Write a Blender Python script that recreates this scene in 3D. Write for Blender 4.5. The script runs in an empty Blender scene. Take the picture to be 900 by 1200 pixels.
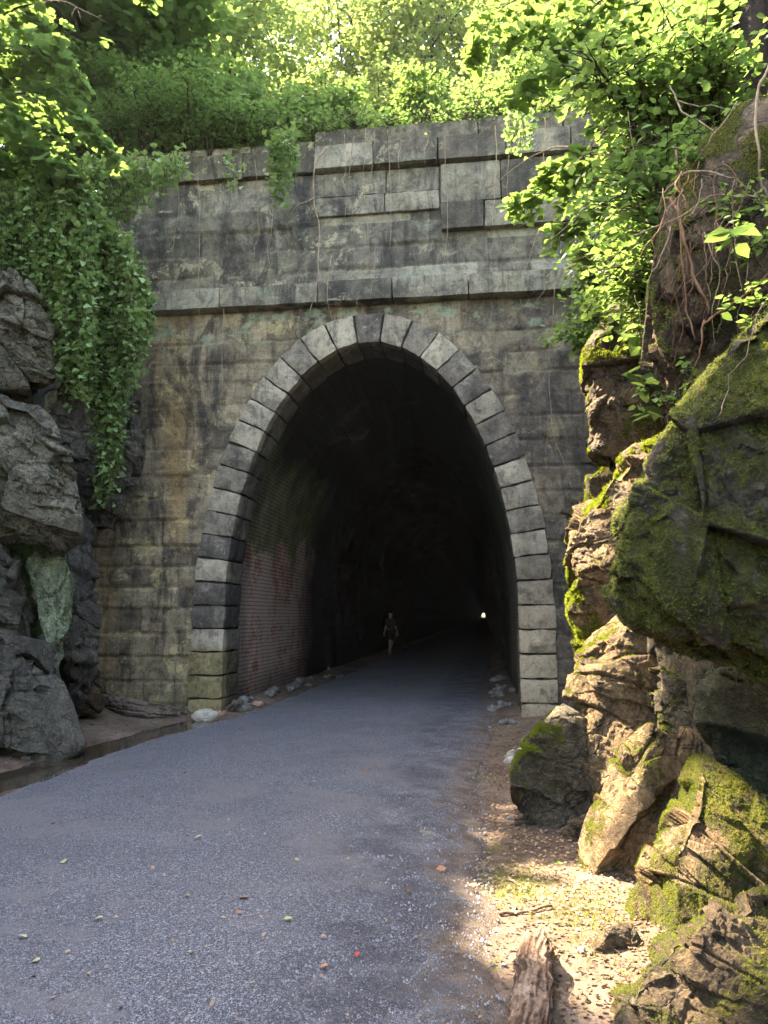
import bpy, bmesh, math, random
import numpy as np
from mathutils import Vector
random.seed(7); rng = np.random.default_rng(7)
sc = bpy.context.scene
COL = sc.collection
R_ = math.radians

# ------------------------------------------------------------------ camera frame (used to measure positions)
PHI, TH, FPX = R_(7.4), R_(7.71), 901.0
C0 = np.array([1.908, -12.68, 1.6])
FW = np.array([-math.sin(PHI)*math.cos(TH), math.cos(PHI)*math.cos(TH), math.sin(TH)])
RT = np.array([math.cos(PHI), math.sin(PHI), 0.0])
UP = np.cross(RT, FW)
def ray(u, v): return FW + RT*(u-450)/FPX + UP*(600-v)/FPX
def W(u, v, d): return C0 + ray(u, v)*d
def onY(u, v, Y=0.0):
    r = ray(u, v); return C0 + r*((Y-C0[1])/r[1])
def onZ(u, v, Z=0.0):
    r = ray(u, v); return C0 + r*((Z-C0[2])/r[2])
SUN = np.array([-0.56, 0.26, 0.79]); SUN /= np.linalg.norm(SUN)

# ------------------------------------------------------------------ noise
def _h(ix, iy, iz, s):
    n = (ix*374761393 + iy*668265263 + iz*2147483647 + s*1274126177) & 0xffffffff
    n = ((n ^ (n >> 13))*1274126177) & 0xffffffff
    n = n ^ (n >> 16)
    return (n & 0xffff)/65535.0*2-1
def vnoise(p, s=0):
    p = np.asarray(p, dtype=np.float64)
    i = np.floor(p).astype(np.int64); f = p-i; w = f*f*f*(f*(f*6-15)+10)
    x, y, z = i[:, 0], i[:, 1], i[:, 2]; wx, wy, wz = w[:, 0], w[:, 1], w[:, 2]
    def L(a, b, t): return a+(b-a)*t
    return L(L(L(_h(x,y,z,s),_h(x+1,y,z,s),wx), L(_h(x,y+1,z,s),_h(x+1,y+1,z,s),wx), wy),
             L(L(_h(x,y,z+1,s),_h(x+1,y,z+1,s),wx), L(_h(x,y+1,z+1,s),_h(x+1,y+1,z+1,s),wx), wy), wz)
def fbm(p, sc_=1.0, o=4, s=0, g=0.5):
    r = 0; a = 1; t = 0; q = np.asarray(p)*sc_
    for k in range(o):
        r = r + a*vnoise(q+k*17.3, s+k); t += a; a *= g; q = q*2.03
    return r/t

# ------------------------------------------------------------------ scene helpers
def tag(o, label=None, cat=None, group=None, kind=None):
    if label: o['label'] = label
    if cat: o['category'] = cat
    if group: o['group'] = group
    if kind: o['kind'] = kind
    return o
def empty(name, loc, label, cat, group=None):
    o = bpy.data.objects.new(name, None); COL.objects.link(o); o.location = [float(c) for c in loc]
    o.empty_display_size = 0.2
    return tag(o, label, cat, group)
def mesh(name, V, F, m=None, parent=None, smooth=False, attrs=None, uv=None, origin=None):
    """V: Nx3 world coordinates, F: list/array of faces"""
    V = np.asarray(V, dtype=np.float64)
    if parent is not None: off = np.array(parent.location)
    elif origin is not None: off = np.asarray(origin, dtype=float)
    else: off = np.zeros(3)
    if parent is not None and parent.parent is not None: off = off+np.array(parent.parent.location)
    V = V-off
    me = bpy.data.meshes.new(name)
    if isinstance(F, np.ndarray):
        k = F.shape[1]; n = len(F)
        me.vertices.add(len(V)); me.vertices.foreach_set('co', V.astype(np.float32).ravel())
        me.loops.add(n*k); me.loops.foreach_set('vertex_index', F.astype(np.int32).ravel())
        me.polygons.add(n); me.polygons.foreach_set('loop_start', np.arange(0, n*k, k, dtype=np.int32))
        me.update(calc_edges=True)
    else:
        me.from_pydata([tuple(v) for v in V], [], [tuple(f) for f in F])
    if smooth: me.polygons.foreach_set('use_smooth', np.ones(len(me.polygons), dtype=bool))
    if attrs:
        for nm, (dom, arr) in attrs.items():
            a = me.attributes.new(nm, 'FLOAT', dom); a.data.foreach_set('value', np.asarray(arr, dtype=np.float32))
    if uv is not None:
        l = me.uv_layers.new(name='UVMap')
        idx = np.empty(len(me.loops), dtype=np.int32); me.loops.foreach_get('vertex_index', idx)
        l.data.foreach_set('uv', np.asarray(uv, dtype=np.float32)[idx].ravel())
    me.update()
    o = bpy.data.objects.new(name, me); COL.objects.link(o)
    if parent is not None: o.parent = parent
    elif origin is not None: o.location = [float(c) for c in off]
    if m is not None: me.materials.append(m)
    return o
def grid_faces(nu, nv, keep=None):
    i, j = np.meshgrid(np.arange(nu-1), np.arange(nv-1), indexing='ij')
    a = (i*nv+j).ravel()
    F = np.stack([a, a+nv, a+nv+1, a+1], 1)
    return F if keep is None else F[keep.ravel()]

# ------------------------------------------------------------------ node helpers
class NT:
    def __init__(s, name):
        s.m = bpy.data.materials.new(name); s.m.use_nodes = True
        s.t = s.m.node_tree; s.t.nodes.clear()
        s.out = s.t.nodes.new('ShaderNodeOutputMaterial')
    def n(s, ty, inp=None, **kw):
        nd = s.t.nodes.new('ShaderNode'+ty)
        for k, v in kw.items(): setattr(nd, k, v)
        for k, v in (inp or {}).items():
            sk = nd.inputs[k]
            if isinstance(v, bpy.types.NodeSocket): s.t.links.new(v, sk)
            else:
                if sk.type == 'RGBA' and len(v) == 3: v = (*v, 1)
                sk.default_value = v
        return nd
    def pos(s): return s.n('NewGeometry').outputs['Position']
    def noise(s, vec, scale, detail=4, rough=0.55, dist=0.0):
        return s.n('TexNoise', {'Vector': vec, 'Scale': scale, 'Detail': detail, 'Roughness': rough, 'Distortion': dist}).outputs['Fac']
    def scl(s, vec, v): return s.n('VectorMath', {0: vec, 1: v}, operation='MULTIPLY').outputs[0]
    def ramp(s, f, a, b, lo=0.0, hi=1.0):
        return s.n('MapRange', {'Value': f, 'From Min': a, 'From Max': b, 'To Min': lo, 'To Max': hi}, interpolation_type='SMOOTHSTEP').outputs[0]
    def mix(s, f, a, b, mode='MIX'):
        nd = s.n('Mix', data_type='RGBA', blend_type=mode)
        for idx, v in ((0, f), (6, a), (7, b)):
            sk = nd.inputs[idx]
            if isinstance(v, bpy.types.NodeSocket): s.t.links.new(v, sk)
            elif idx == 0: sk.default_value = v
            else: sk.default_value = (*v, 1)
        return nd.outputs[2]
    def math(s, op, a, b=0.0): return s.n('Math', {0: a, 1: b}, operation=op).outputs[0]
    def cramp(s, f, stops):
        nd = s.n('ValToRGB', {'Fac': f}); e = nd.color_ramp.elements
        while len(e) < len(stops): e.new(0.5)
        for el, (p, c) in zip(e, stops): el.position = p; el.color = (*c, 1)
        return nd.outputs['Color']
    def attr(s, nm): return s.n('Attribute', attribute_name=nm).outputs['Fac']
    def bump(s, h, strength, dist, nrm=None):
        d = {'Height': h, 'Strength': strength, 'Distance': dist}
        if nrm is not None: d['Normal'] = nrm
        return s.n('Bump', d).outputs['Normal']
    def done(s, col, rough=0.8, nrm=None, spec=0.3, extra=None):
        d = {'Base Color': col, 'Roughness': rough, 'Specular IOR Level': spec}
        if nrm is not None: d['Normal'] = nrm
        if extra: d.update(extra)
        b = s.n('BsdfPrincipled', d)
        s.t.links.new(b.outputs[0], s.out.inputs[0]); return s.m

def mat_rock(name, c1, c2, c3, moss1=(0.08, 0.1, 0.016), moss2=(0.2, 0.21, 0.03), rough=0.75, lichen=0.5, wet=0.0):
    s = NT(name); p = s.pos()
    warp = s.n('VectorMath', {0: p, 1: s.scl(s.n('TexNoise', {'Vector': p, 'Scale': 4.0, 'Detail': 4.0}).outputs['Color'], (.35, .35, .35))}, operation='ADD').outputs[0]
    n1 = s.noise(p, 1.6, 6, 0.68, 0.8); n2 = s.noise(p, 8, 8, 0.72, 0.3); n3 = s.noise(p, 38, 6, 0.8); n4 = s.noise(p, 130, 3, 0.8)
    streak = s.noise(s.scl(warp, (6, 6, 1.3)), 1.5, 7, 0.7, 0.4)
    col = s.cramp(n1, [(0.3, c1), (0.5, c2), (0.68, c3)])
    col = s.mix(s.ramp(n2, 0.3, 0.62), s.mix(0.6, col, (0.018, 0.015, 0.012)), col)
    col = s.mix(s.ramp(streak, 0.48, 0.66, 0, 0.7), col, (0.03, 0.026, 0.02))
    col = s.mix(s.ramp(n3, 0.6, 0.36, 0, 0.75), col, s.mix(0.7, col, (0.01, 0.01, 0.008)))
    col = s.mix(s.ramp(n3, 0.55, 0.78, 0, 0.6), col, tuple(min(1, c*1.7) for c in c3))
    ve = s.n('TexVoronoi', {'Vector': s.scl(warp, (1.6, 1.6, 4.2)), 'Scale': 1.3}, feature='DISTANCE_TO_EDGE').outputs['Distance']
    ck = s.math('MULTIPLY', s.ramp(ve, 0.03, 0.0), s.ramp(n1, 0.42, 0.55))
    col = s.mix(s.math('MULTIPLY', ck, 0.75), col, (0.012, 0.01, 0.008))
    lich = s.math('MULTIPLY', s.ramp(s.noise(p, 19, 6, 0.8, 0.6), 0.56, 0.64), s.ramp(s.noise(p, 2.1, 3), 0.42, 0.58))
    col = s.mix(s.math('MULTIPLY', lich, lichen), col, (0.33, 0.35, 0.26))
    ms = s.math('ADD', s.attr('moss'), s.math('MULTIPLY', s.math('SUBTRACT', s.noise(p, 9, 8, 0.8), 0.5), 1.5))
    mf = s.ramp(ms, 0.42, 0.62)
    mc = s.mix(s.ramp(s.noise(p, 6, 5, 0.7), 0.4, 0.62), moss1, moss2)
    mc = s.mix(s.ramp(s.noise(p, 70, 4, 0.8), 0.36, 0.62), s.mix(0.65, mc, (0.015, 0.018, 0.004)), mc)
    mc = s.mix(s.ramp(n2, 0.47, 0.62, 0, 0.8), mc, (0.1, 0.075, 0.03))
    mc = s.mix(s.ramp(s.noise(s.scl(p, (7, 7, 2)), 1.6, 7, .75, .4), .5, .62, 0, .75), mc, (0.045, 0.038, 0.016))
    mc = s.mix(s.math('MULTIPLY', lich, .6), mc, (0.3, 0.32, 0.2))
    col = s.mix(s.math('MULTIPLY', mf, 0.92), col, mc)
    h = s.math('ADD', s.math('MULTIPLY', n2, 0.9), s.math('MULTIPLY', n3, 0.5))
    h = s.math('ADD', h, s.math('MULTIPLY', n4, 0.15))
    h = s.math('SUBTRACT', h, s.math('MULTIPLY', ck, 0.3))
    h = s.math('ADD', h, s.math('MULTIPLY', s.math('MULTIPLY', mf, s.noise(p, 85, 4, 0.8)), 0.6))
    nr = s.bump(h, 1.0, 0.09)
    rg = s.n('MapRange', {'Value': mf, 'To Min': rough, 'To Max': 0.95}).outputs[0]
    return s.done(col, rg, nr, 0.35+wet)

def mat_leaf(name, dark, light, trans, tw=0.45, rough=0.45):
    s = NT(name); t = s.attr('tone')
    p = s.pos()
    col = s.mix(t, dark, light)
    tc = s.mix(t, tuple(c*0.8 for c in trans), trans)
    b = s.n('BsdfPrincipled', {'Base Color': col, 'Roughness': rough, 'Specular IOR Level': 0.35})
    tr = s.n('BsdfTranslucent', {'Color': tc})
    mx = s.n('MixShader', {0: tw, 1: b.outputs[0], 2: tr.outputs[0]})
    s.t.links.new(mx.outputs[0], s.out.inputs[0]); return s.m

def mat_bark(name, a, b, scale=8):
    s = NT(name); p = s.pos()
    n = s.noise(s.scl(p, (1, 1, 0.25)), scale, 6, 0.65); n2 = s.noise(p, 60, 4, 0.7)
    col = s.mix(s.ramp(n, 0.35, 0.68), a, b)
    return s.done(col, 0.85, s.bump(s.math('ADD', n, s.math('MULTIPLY', n2, 0.4)), 0.9, 0.03), 0.2)

M = {}
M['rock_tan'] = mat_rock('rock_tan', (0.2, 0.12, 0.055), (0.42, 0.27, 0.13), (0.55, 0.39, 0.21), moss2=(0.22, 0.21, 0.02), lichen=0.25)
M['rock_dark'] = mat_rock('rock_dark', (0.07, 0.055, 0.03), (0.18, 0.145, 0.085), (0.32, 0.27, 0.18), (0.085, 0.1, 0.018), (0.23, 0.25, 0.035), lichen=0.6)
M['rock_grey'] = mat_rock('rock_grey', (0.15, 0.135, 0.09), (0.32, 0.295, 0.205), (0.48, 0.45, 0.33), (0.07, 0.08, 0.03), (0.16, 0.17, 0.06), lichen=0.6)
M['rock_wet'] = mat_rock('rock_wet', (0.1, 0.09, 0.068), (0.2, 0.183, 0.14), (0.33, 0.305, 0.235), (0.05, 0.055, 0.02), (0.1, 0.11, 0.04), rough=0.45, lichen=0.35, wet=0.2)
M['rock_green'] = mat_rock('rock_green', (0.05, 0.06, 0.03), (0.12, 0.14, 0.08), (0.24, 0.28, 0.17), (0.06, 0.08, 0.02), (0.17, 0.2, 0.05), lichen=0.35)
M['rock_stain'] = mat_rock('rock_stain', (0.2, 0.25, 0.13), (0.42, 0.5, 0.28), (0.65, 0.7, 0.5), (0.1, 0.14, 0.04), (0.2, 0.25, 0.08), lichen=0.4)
M['rock_earth'] = mat_rock('rock_earth', (0.09, 0.058, 0.03), (0.22, 0.145, 0.075), (0.34, 0.26, 0.16), (0.08, 0.085, 0.016), (0.2, 0.2, 0.03), lichen=0.3)
M['leaf_shrub'] = mat_leaf('leaf_shrub', (0.065, 0.12, 0.035), (0.16, 0.26, 0.075), (0.2, 0.34, 0.08))
M['leaf_bright'] = mat_leaf('leaf_bright', (0.05, 0.11, 0.02), (0.12, 0.19, 0.05), (0.22, 0.35, 0.08), 0.45)
M['leaf_maple'] = mat_leaf('leaf_maple', (0.06, 0.12, 0.02), (0.12, 0.19, 0.055), (0.21, 0.34, 0.085), 0.45)
M['leaf_ivy'] = mat_leaf('leaf_ivy', (0.1, 0.17, 0.055), (0.26, 0.38, 0.15), (0.28, 0.44, 0.12), 0.35)
M['leaf_far'] = mat_leaf('leaf_far', (0.05, 0.09, 0.02), (0.14, 0.19, 0.055), (0.27, 0.37, 0.1), 0.5)
M['leaf_dead'] = mat_leaf('leaf_dead', (0.07, 0.04, 0.022), (0.4, 0.29, 0.19), (0.25, 0.16, 0.08), 0.12, 0.7)
M['leaf_fallen'] = mat_leaf('leaf_fallen', (0.26, 0.3, 0.08), (0.55, 0.5, 0.3), (0.3, 0.3, 0.08), 0.15, 0.6)
M['leaf_rust'] = mat_leaf('leaf_rust', (0.3, 0.12, 0.05), (0.42, 0.2, 0.09), (0.3, 0.1, 0.03), 0.1, 0.6)
M['leaf_red'] = mat_leaf('leaf_red', (0.55, 0.03, 0.02), (0.6, 0.04, 0.03), (0.5, 0.03, 0.02), 0.1, 0.6)
M['moss'] = mat_leaf('moss', (0.06, 0.09, 0.012), (0.2, 0.23, 0.025), (0.35, 0.42, 0.03), 0.35, 0.8)
M['moss_green'] = mat_leaf('moss_green', (0.08, 0.09, 0.022), (0.24, 0.27, 0.05), (0.3, 0.36, 0.06), 0.35, 0.8)
M['bark'] = mat_bark('bark', (0.03, 0.022, 0.015), (0.11, 0.085, 0.06))
M['bark_dark'] = mat_bark('bark_dark', (0.012, 0.009, 0.007), (0.05, 0.038, 0.028))
M['vine'] = mat_bark('vine', (0.2, 0.14, 0.09), (0.42, 0.32, 0.22), 20)
M['root'] = mat_bark('root', (0.13, 0.065, 0.035), (0.3, 0.17, 0.1), 20)
def mat_log(name, a, b, c):
    s = NT(name); p = s.pos(); g = s.attr('grain'); n = s.noise(p, 30, 6, 0.75); n2 = s.noise(p, 7, 4, .6)
    col = s.mix(s.ramp(g, -.22, .2), a, b); col = s.mix(s.ramp(n2, .5, .66, 0, .7), col, c); col = s.mix(s.ramp(n, .52, .34, 0, .8), col, (0.02, 0.013, 0.01))
    return s.done(col, 0.9, s.bump(s.math('ADD', n, g), 1.0, 0.02), 0.2)
M['log'] = mat_log('log', (0.1, 0.06, 0.04), (0.3, 0.2, 0.14), (0.42, 0.3, 0.22))
M['log_grey'] = mat_log('log_grey', (0.06, 0.045, 0.036), (0.2, 0.15, 0.12), (0.3, 0.22, 0.16))

def mat_stone(name, kind):
    s = NT(name); p = s.pos(); tn = s.attr('tone')
    if kind == 'wall':
        a, b, c = (0.1, 0.08, 0.055), (0.27, 0.21, 0.135), (0.48, 0.385, 0.24)
    elif kind == 'upper':
        a, b, c = (0.09, 0.08, 0.058), (0.2, 0.18, 0.13), (0.34, 0.31, 0.225)
    else:
        a, b, c = (0.12, 0.1, 0.082), (0.33, 0.28, 0.205), (0.58, 0.5, 0.36)
    f = s.math('ADD', s.math('MULTIPLY', tn, 0.4 if kind == 'wall' else 0.5), s.math('MULTIPLY', s.noise(p, 1.1, 6, 0.72, 0.8), 0.85 if kind == 'wall' else 0.7))
    col = s.cramp(f, [(0.35, a), (0.62, b), (0.95, c)])
    xz = s.n('SeparateXYZ', {0: p})
    # yellow ochre iron wash running down the masonry
    och = s.math('MULTIPLY', s.ramp(s.noise(s.scl(p, (1.6, 1.6, 0.3)), 1.0, 5, 0.6), 0.47, 0.66), s.ramp(xz.outputs['X'], 0.5, -2.2))
    if kind == 'wall': col = s.mix(s.math('MULTIPLY', och, 0.75), col, (0.36, 0.235, 0.1))
    # black water streaks with their own shape
    st = s.ramp(s.noise(s.scl(p, (3.2, 3.2, 0.35)), 1.0, 7, 0.66, 0.3), 0.47, 0.66)
    st2 = s.ramp(s.noise(s.scl(p, (9, 9, 2.2)), 1.0, 6, 0.7, 0.4), 0.52, 0.68)
    col = s.mix(s.math('MULTIPLY', st, 0.75 if kind != 'arch' else 0.35), col, (0.03, 0.028, 0.027))
    col = s.mix(s.math('MULTIPLY', st2, 0.4), col, (0.035, 0.032, 0.03))
    if kind == 'wall':
        # darker, bluer right half of the wall
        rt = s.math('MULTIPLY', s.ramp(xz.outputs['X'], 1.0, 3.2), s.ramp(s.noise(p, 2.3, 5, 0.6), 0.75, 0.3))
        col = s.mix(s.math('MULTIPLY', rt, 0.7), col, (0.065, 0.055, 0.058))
    if kind != 'arch':
        cp = s.math('MULTIPLY', s.ramp(s.noise(p, 2.6, 7, 0.75, 0.5), 0.54, 0.59), s.ramp(s.noise(p, 0.9, 3), 0.42, 0.54))
        cp = s.math('MULTIPLY', cp, s.ramp(xz.outputs['X'], 1.5, -0.5, 0.25, 1.0))
        col = s.mix(s.math('MULTIPLY', cp, 0.8), col, (0.56, 0.45, 0.22) if kind == 'wall' else (0.46, 0.42, 0.28))
        bs = s.ramp(s.noise(s.scl(p, (1.3, 1.3, 0.5)), 1.0, 8, 0.75, 1.0), 0.52, 0.62)
        col = s.mix(s.math('MULTIPLY', bs, 0.72), col, (0.028, 0.026, 0.026))
    # lichen patches, pale green bloom below the ledge
    li = s.math('MULTIPLY', s.ramp(s.noise(p, 5.5, 5, 0.7, 0.8), 0.6, 0.67), s.ramp(s.noise(p, 0.9, 2), 0.42, 0.6))
    col = s.mix(s.math('MULTIPLY', li, 0.75), col, (0.42, 0.36, 0.17) if kind != 'arch' else (0.5, 0.47, 0.36))
    if kind == 'wall':
        gz = s.ramp(xz.outputs['Z'], 6.0, 6.75)
        gr = s.math('MULTIPLY', s.ramp(s.noise(s.scl(p, (1, 1, 1.6)), 2.6, 4, 0.6), 0.52, 0.62), gz)
        col = s.mix(s.math('MULTIPLY', gr, 0.75), col, (0.3, 0.37, 0.24))
        lo = s.math('MULTIPLY', s.ramp(xz.outputs['Z'], 1.0, 0.0), s.ramp(s.noise(p, 3, 4), 0.35, 0.6))
        col = s.mix(s.math('MULTIPLY', lo, 0.5), col, (0.05, 0.06, 0.03))
    if kind == 'upper':
        col = s.mix(s.ramp(tn, .86, .9, 0, .5), col, (0.42, 0.4, 0.3))
        gr = s.ramp(s.noise(p, 1.7, 4, 0.65), 0.6, 0.7)
        col = s.mix(s.math('MULTIPLY', gr, 0.55), col, (0.24, 0.29, 0.19))
        md = s.math('MULTIPLY', s.ramp(xz.outputs['Z'], 9.3, 10.3), s.ramp(s.noise(p, 4, 4), 0.4, 0.6))
        col = s.mix(s.math('MULTIPLY', md, 0.6), col, (0.07, 0.055, 0.035))
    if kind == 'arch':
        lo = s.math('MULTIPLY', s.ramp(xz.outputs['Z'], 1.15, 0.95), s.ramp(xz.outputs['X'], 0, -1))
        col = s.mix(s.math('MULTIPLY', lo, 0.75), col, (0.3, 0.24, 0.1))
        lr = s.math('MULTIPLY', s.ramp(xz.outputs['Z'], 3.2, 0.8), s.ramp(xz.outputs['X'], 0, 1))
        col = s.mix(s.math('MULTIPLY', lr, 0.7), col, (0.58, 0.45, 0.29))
        # the soffit side is darker than the face
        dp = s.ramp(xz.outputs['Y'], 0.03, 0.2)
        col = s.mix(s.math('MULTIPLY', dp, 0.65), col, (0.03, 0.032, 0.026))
    mot = s.noise(p, 3.2, 9, 0.78, 0.6); mot2 = s.noise(p, 17, 7, 0.8, 0.3)
    col = s.mix(s.ramp(mot, 0.55, 0.36, 0, 0.75), col, s.mix(0.8, col, (0.02, 0.018, 0.016)))
    col = s.mix(s.ramp(mot, 0.54, 0.68, 0, 0.6), col, (0.36, 0.31, 0.22) if kind != 'arch' else (0.4, 0.36, 0.29))
    col = s.mix(s.ramp(mot2, 0.5, 0.34, 0, 0.6), col, s.mix(0.8, col, (0.02, 0.018, 0.016)))
    col = s.mix(s.ramp(mot2, 0.58, 0.7, 0, 0.4), col, (0.38, 0.34, 0.27))
    fine = s.noise(p, 60, 5, 0.75)
    col = s.mix(s.ramp(fine, 0.55, 0.75, 0, 0.35), col, (0.32, 0.29, 0.23))
    col = s.mix(s.ramp(fine, 0.45, 0.25, 0, 0.6), col, (0.02, 0.02, 0.018))
    tool = s.noise(s.scl(p, (2, 2, 26)), 1.0, 5, 0.6, 0.3)
    h = s.math('ADD', s.math('MULTIPLY', s.noise(p, 12, 6, 0.7), 0.7), s.math('MULTIPLY', fine, 0.35))
    h = s.math('ADD', h, s.math('MULTIPLY', tool, 0.3 if kind == 'wall' else 0.15))
    return s.done(col, 0.8, s.bump(h, 0.85, 0.035), 0.3)
M['wall'] = mat_stone('portal_masonry', 'wall'); M['upper'] = mat_stone('parapet_masonry', 'upper'); M['arch'] = mat_stone('arch_masonry', 'arch')

def mat_brick():
    s = NT('tunnel_brick'); p = s.pos(); uv = s.n('TexCoord').outputs['UV']
    uvd = s.n('VectorMath', {0: uv, 1: s.scl(s.n('TexNoise', {'Vector': p, 'Scale': 3.0}).outputs['Color'], (0.035, 0.03, 0))}, operation='ADD').outputs[0]
    br = s.n('TexBrick', {'Vector': uvd, 'Scale': 1.0, 'Mortar Size': 0.010, 'Mortar Smooth': 0.3, 'Bias': 0.0, 'Brick Width': 0.215, 'Row Height': 0.073,
                          'Color1': (0.42, 0.17, 0.11), 'Color2': (0.56, 0.3, 0.21), 'Mortar': (0.1, 0.08, 0.065)})
    x = s.n('SeparateXYZ', {0: p}); Y, Z = x.outputs['Y'], x.outputs['Z']
    col = br.outputs['Color']
    wob = s.math('MULTIPLY', s.math('SUBTRACT', s.noise(p, 0.9, 5, 0.6), 0.5), 2.6)
    bl = s.math('MULTIPLY', s.ramp(s.noise(p, 1.4, 7, 0.75), 0.4, 0.52), 0.85)
    col = s.mix(bl, col, (0.55, 0.43, 0.35))
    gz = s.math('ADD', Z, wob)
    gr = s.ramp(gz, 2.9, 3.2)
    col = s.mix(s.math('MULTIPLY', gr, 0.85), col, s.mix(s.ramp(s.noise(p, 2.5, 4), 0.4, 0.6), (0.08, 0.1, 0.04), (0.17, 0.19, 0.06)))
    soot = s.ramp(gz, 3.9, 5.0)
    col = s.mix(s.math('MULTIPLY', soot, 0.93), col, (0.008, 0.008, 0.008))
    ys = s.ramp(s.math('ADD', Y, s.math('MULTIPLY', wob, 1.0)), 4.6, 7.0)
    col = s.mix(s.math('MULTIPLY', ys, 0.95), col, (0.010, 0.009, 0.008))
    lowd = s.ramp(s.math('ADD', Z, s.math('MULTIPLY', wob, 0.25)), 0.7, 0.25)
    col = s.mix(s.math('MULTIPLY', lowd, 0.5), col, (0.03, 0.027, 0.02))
    # darker near edge by the stone ring
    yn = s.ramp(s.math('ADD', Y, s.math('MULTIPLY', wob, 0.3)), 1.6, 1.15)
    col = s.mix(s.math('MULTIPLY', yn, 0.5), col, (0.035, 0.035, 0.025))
    rr = s.ramp(x.outputs['X'], -0.5, 1.2)
    col = s.mix(s.math('MULTIPLY', rr, 0.8), col, (0.035, 0.042, 0.025))
    pale = s.math('MULTIPLY', s.ramp(s.noise(s.scl(p, (1, 0.5, 1)), 0.8, 6, 0.7, 1.0), 0.57, 0.68), s.ramp(Y, 2, 5))
    col = s.mix(s.math('MULTIPLY', pale, 0.6), col, (0.14, 0.125, 0.11))
    col = s.mix(s.math('MULTIPLY', br.outputs['Fac'], 0.5), col, (0.012, 0.011, 0.01))
    h = s.math('ADD', s.math('MULTIPLY', br.outputs['Fac'], -1.0), s.math('MULTIPLY', s.noise(p, 18, 5, 0.7), 0.8))
    return s.done(col, 0.85, s.bump(h, 0.8, 0.02), 0.2)
M['brick'] = mat_brick()

def mat_ground():
    s = NT('dirt'); p = s.pos()
    n1 = s.noise(p, 1.1, 5, 0.6, 0.4); n2 = s.noise(p, 9, 6, 0.7); n3 = s.noise(p, 60, 4, 0.75)
    col = s.cramp(n1, [(0.3, (0.11, 0.075, 0.055)), (0.5, (0.19, 0.135, 0.1)), (0.7, (0.28, 0.21, 0.16))])
    col = s.mix(s.ramp(n2, 0.3, 0.6), s.mix(0.55, col, (0.03, 0.02, 0.014)), col)
    col = s.mix(s.ramp(n3, 0.55, 0.75, 0, 0.7), col, (0.33, 0.25, 0.19))
    mo = s.math('MULTIPLY', s.ramp(s.noise(p, 2.4, 4), 0.6, 0.68), 0.5)
    col = s.mix(mo, col, (0.1, 0.12, 0.03))
    h = s.math('ADD', n2, s.math('MULTIPLY', n3, 0.6))
    return s.done(col, 0.9, s.bump(h, 1.0, 0.03), 0.15)
M['dirt'] = mat_ground()
def mat_road():
    s = NT('gravel_road'); p = s.pos()
    n1 = s.noise(p, 0.55, 4, 0.6, 0.5); n2 = s.noise(p, 5, 5, 0.7)
    vo = s.n('TexVoronoi', {'Vector': p, 'Scale': 105.0}); vo2 = s.n('TexVoronoi', {'Vector': p, 'Scale': 240.0})
    vr = s.n('SeparateColor', {0: vo.outputs['Color']}).outputs[0]; vr2 = s.n('SeparateColor', {0: vo2.outputs['Color']}).outputs[0]
    col = s.cramp(vr2, [(0.0, (0.045, 0.047, 0.056)), (0.6, (0.115, 0.118, 0.137)), (0.93, (0.34, 0.343, 0.38)), (0.99, (0.5, 0.5, 0.5))])
    col = s.mix(s.ramp(vr, 0.9, 0.96, 0, 0.75), col, (0.42, 0.42, 0.43))
    col = s.mix(s.ramp(vr, 0.3, 0.0, 0, 0.6), col, (0.05, 0.052, 0.06))
    col = s.mix(s.ramp(n1, 0.42, 0.62, 0, 0.5), col, s.mix(0.5, col, (0.08, 0.08, 0.09)))
    col = s.mix(s.ramp(n2, 0.58, 0.72, 0, 0.4), col, (0.2, 0.185, 0.18))
    sx = s.n('SeparateXYZ', {0: p}).outputs['X']
    dust = s.math('MULTIPLY', s.ramp(s.noise(p, 1.0, 6, .7, .8), .48, .6), .6)
    col = s.mix(dust, col, (0.2, 0.185, 0.185))
    damp = s.math('MULTIPLY', s.ramp(s.math('ADD', sx, s.math('MULTIPLY', s.noise(p, 1.6, 5, .7), .9)), 1.15, 1.7), s.ramp(s.noise(p, 2.2, 5, .7), .35, .6))
    col = s.mix(s.math('MULTIPLY', damp, .6), col, (0.035, 0.035, 0.042))
    ed = s.math('ADD', s.attr('edge'), s.math('MULTIPLY', s.math('SUBTRACT', s.noise(p, 6, 6, 0.75), 0.5), 1.3))
    col = s.mix(s.ramp(ed, 0.45, 0.8, 0, 0.9), col, s.mix(s.ramp(n2, 0.4, 0.6), (0.1, 0.07, 0.05), (0.19, 0.14, 0.1)))
    h = s.math('ADD', s.math('MULTIPLY', vo.outputs['Distance'], -0.8), s.math('MULTIPLY', vo2.outputs['Distance'], -0.6))
    h = s.math('ADD', h, s.math('MULTIPLY', n2, 0.6))
    return s.done(col, 0.75, s.bump(h, 0.9, 0.012), 0.35)
M['road'] = mat_road()
def mat_hill():
    s = NT('forest_floor'); p = s.pos()
    n = s.noise(p, 3, 6, 0.7); g = s.noise(p, 0.8, 4)
    col = s.mix(s.ramp(n, 0.35, 0.65), (0.03, 0.022, 0.014), (0.09, 0.065, 0.04))
    col = s.mix(s.ramp(g, 0.35, 0.55, 0, 0.8), col, s.mix(s.ramp(n, 0.4, 0.6), (0.03, 0.05, 0.012), (0.08, 0.12, 0.03)))
    return s.done(col, 0.95, s.bump(n, 1.0, 0.15), 0.1)
M['hill'] = mat_hill()
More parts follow.
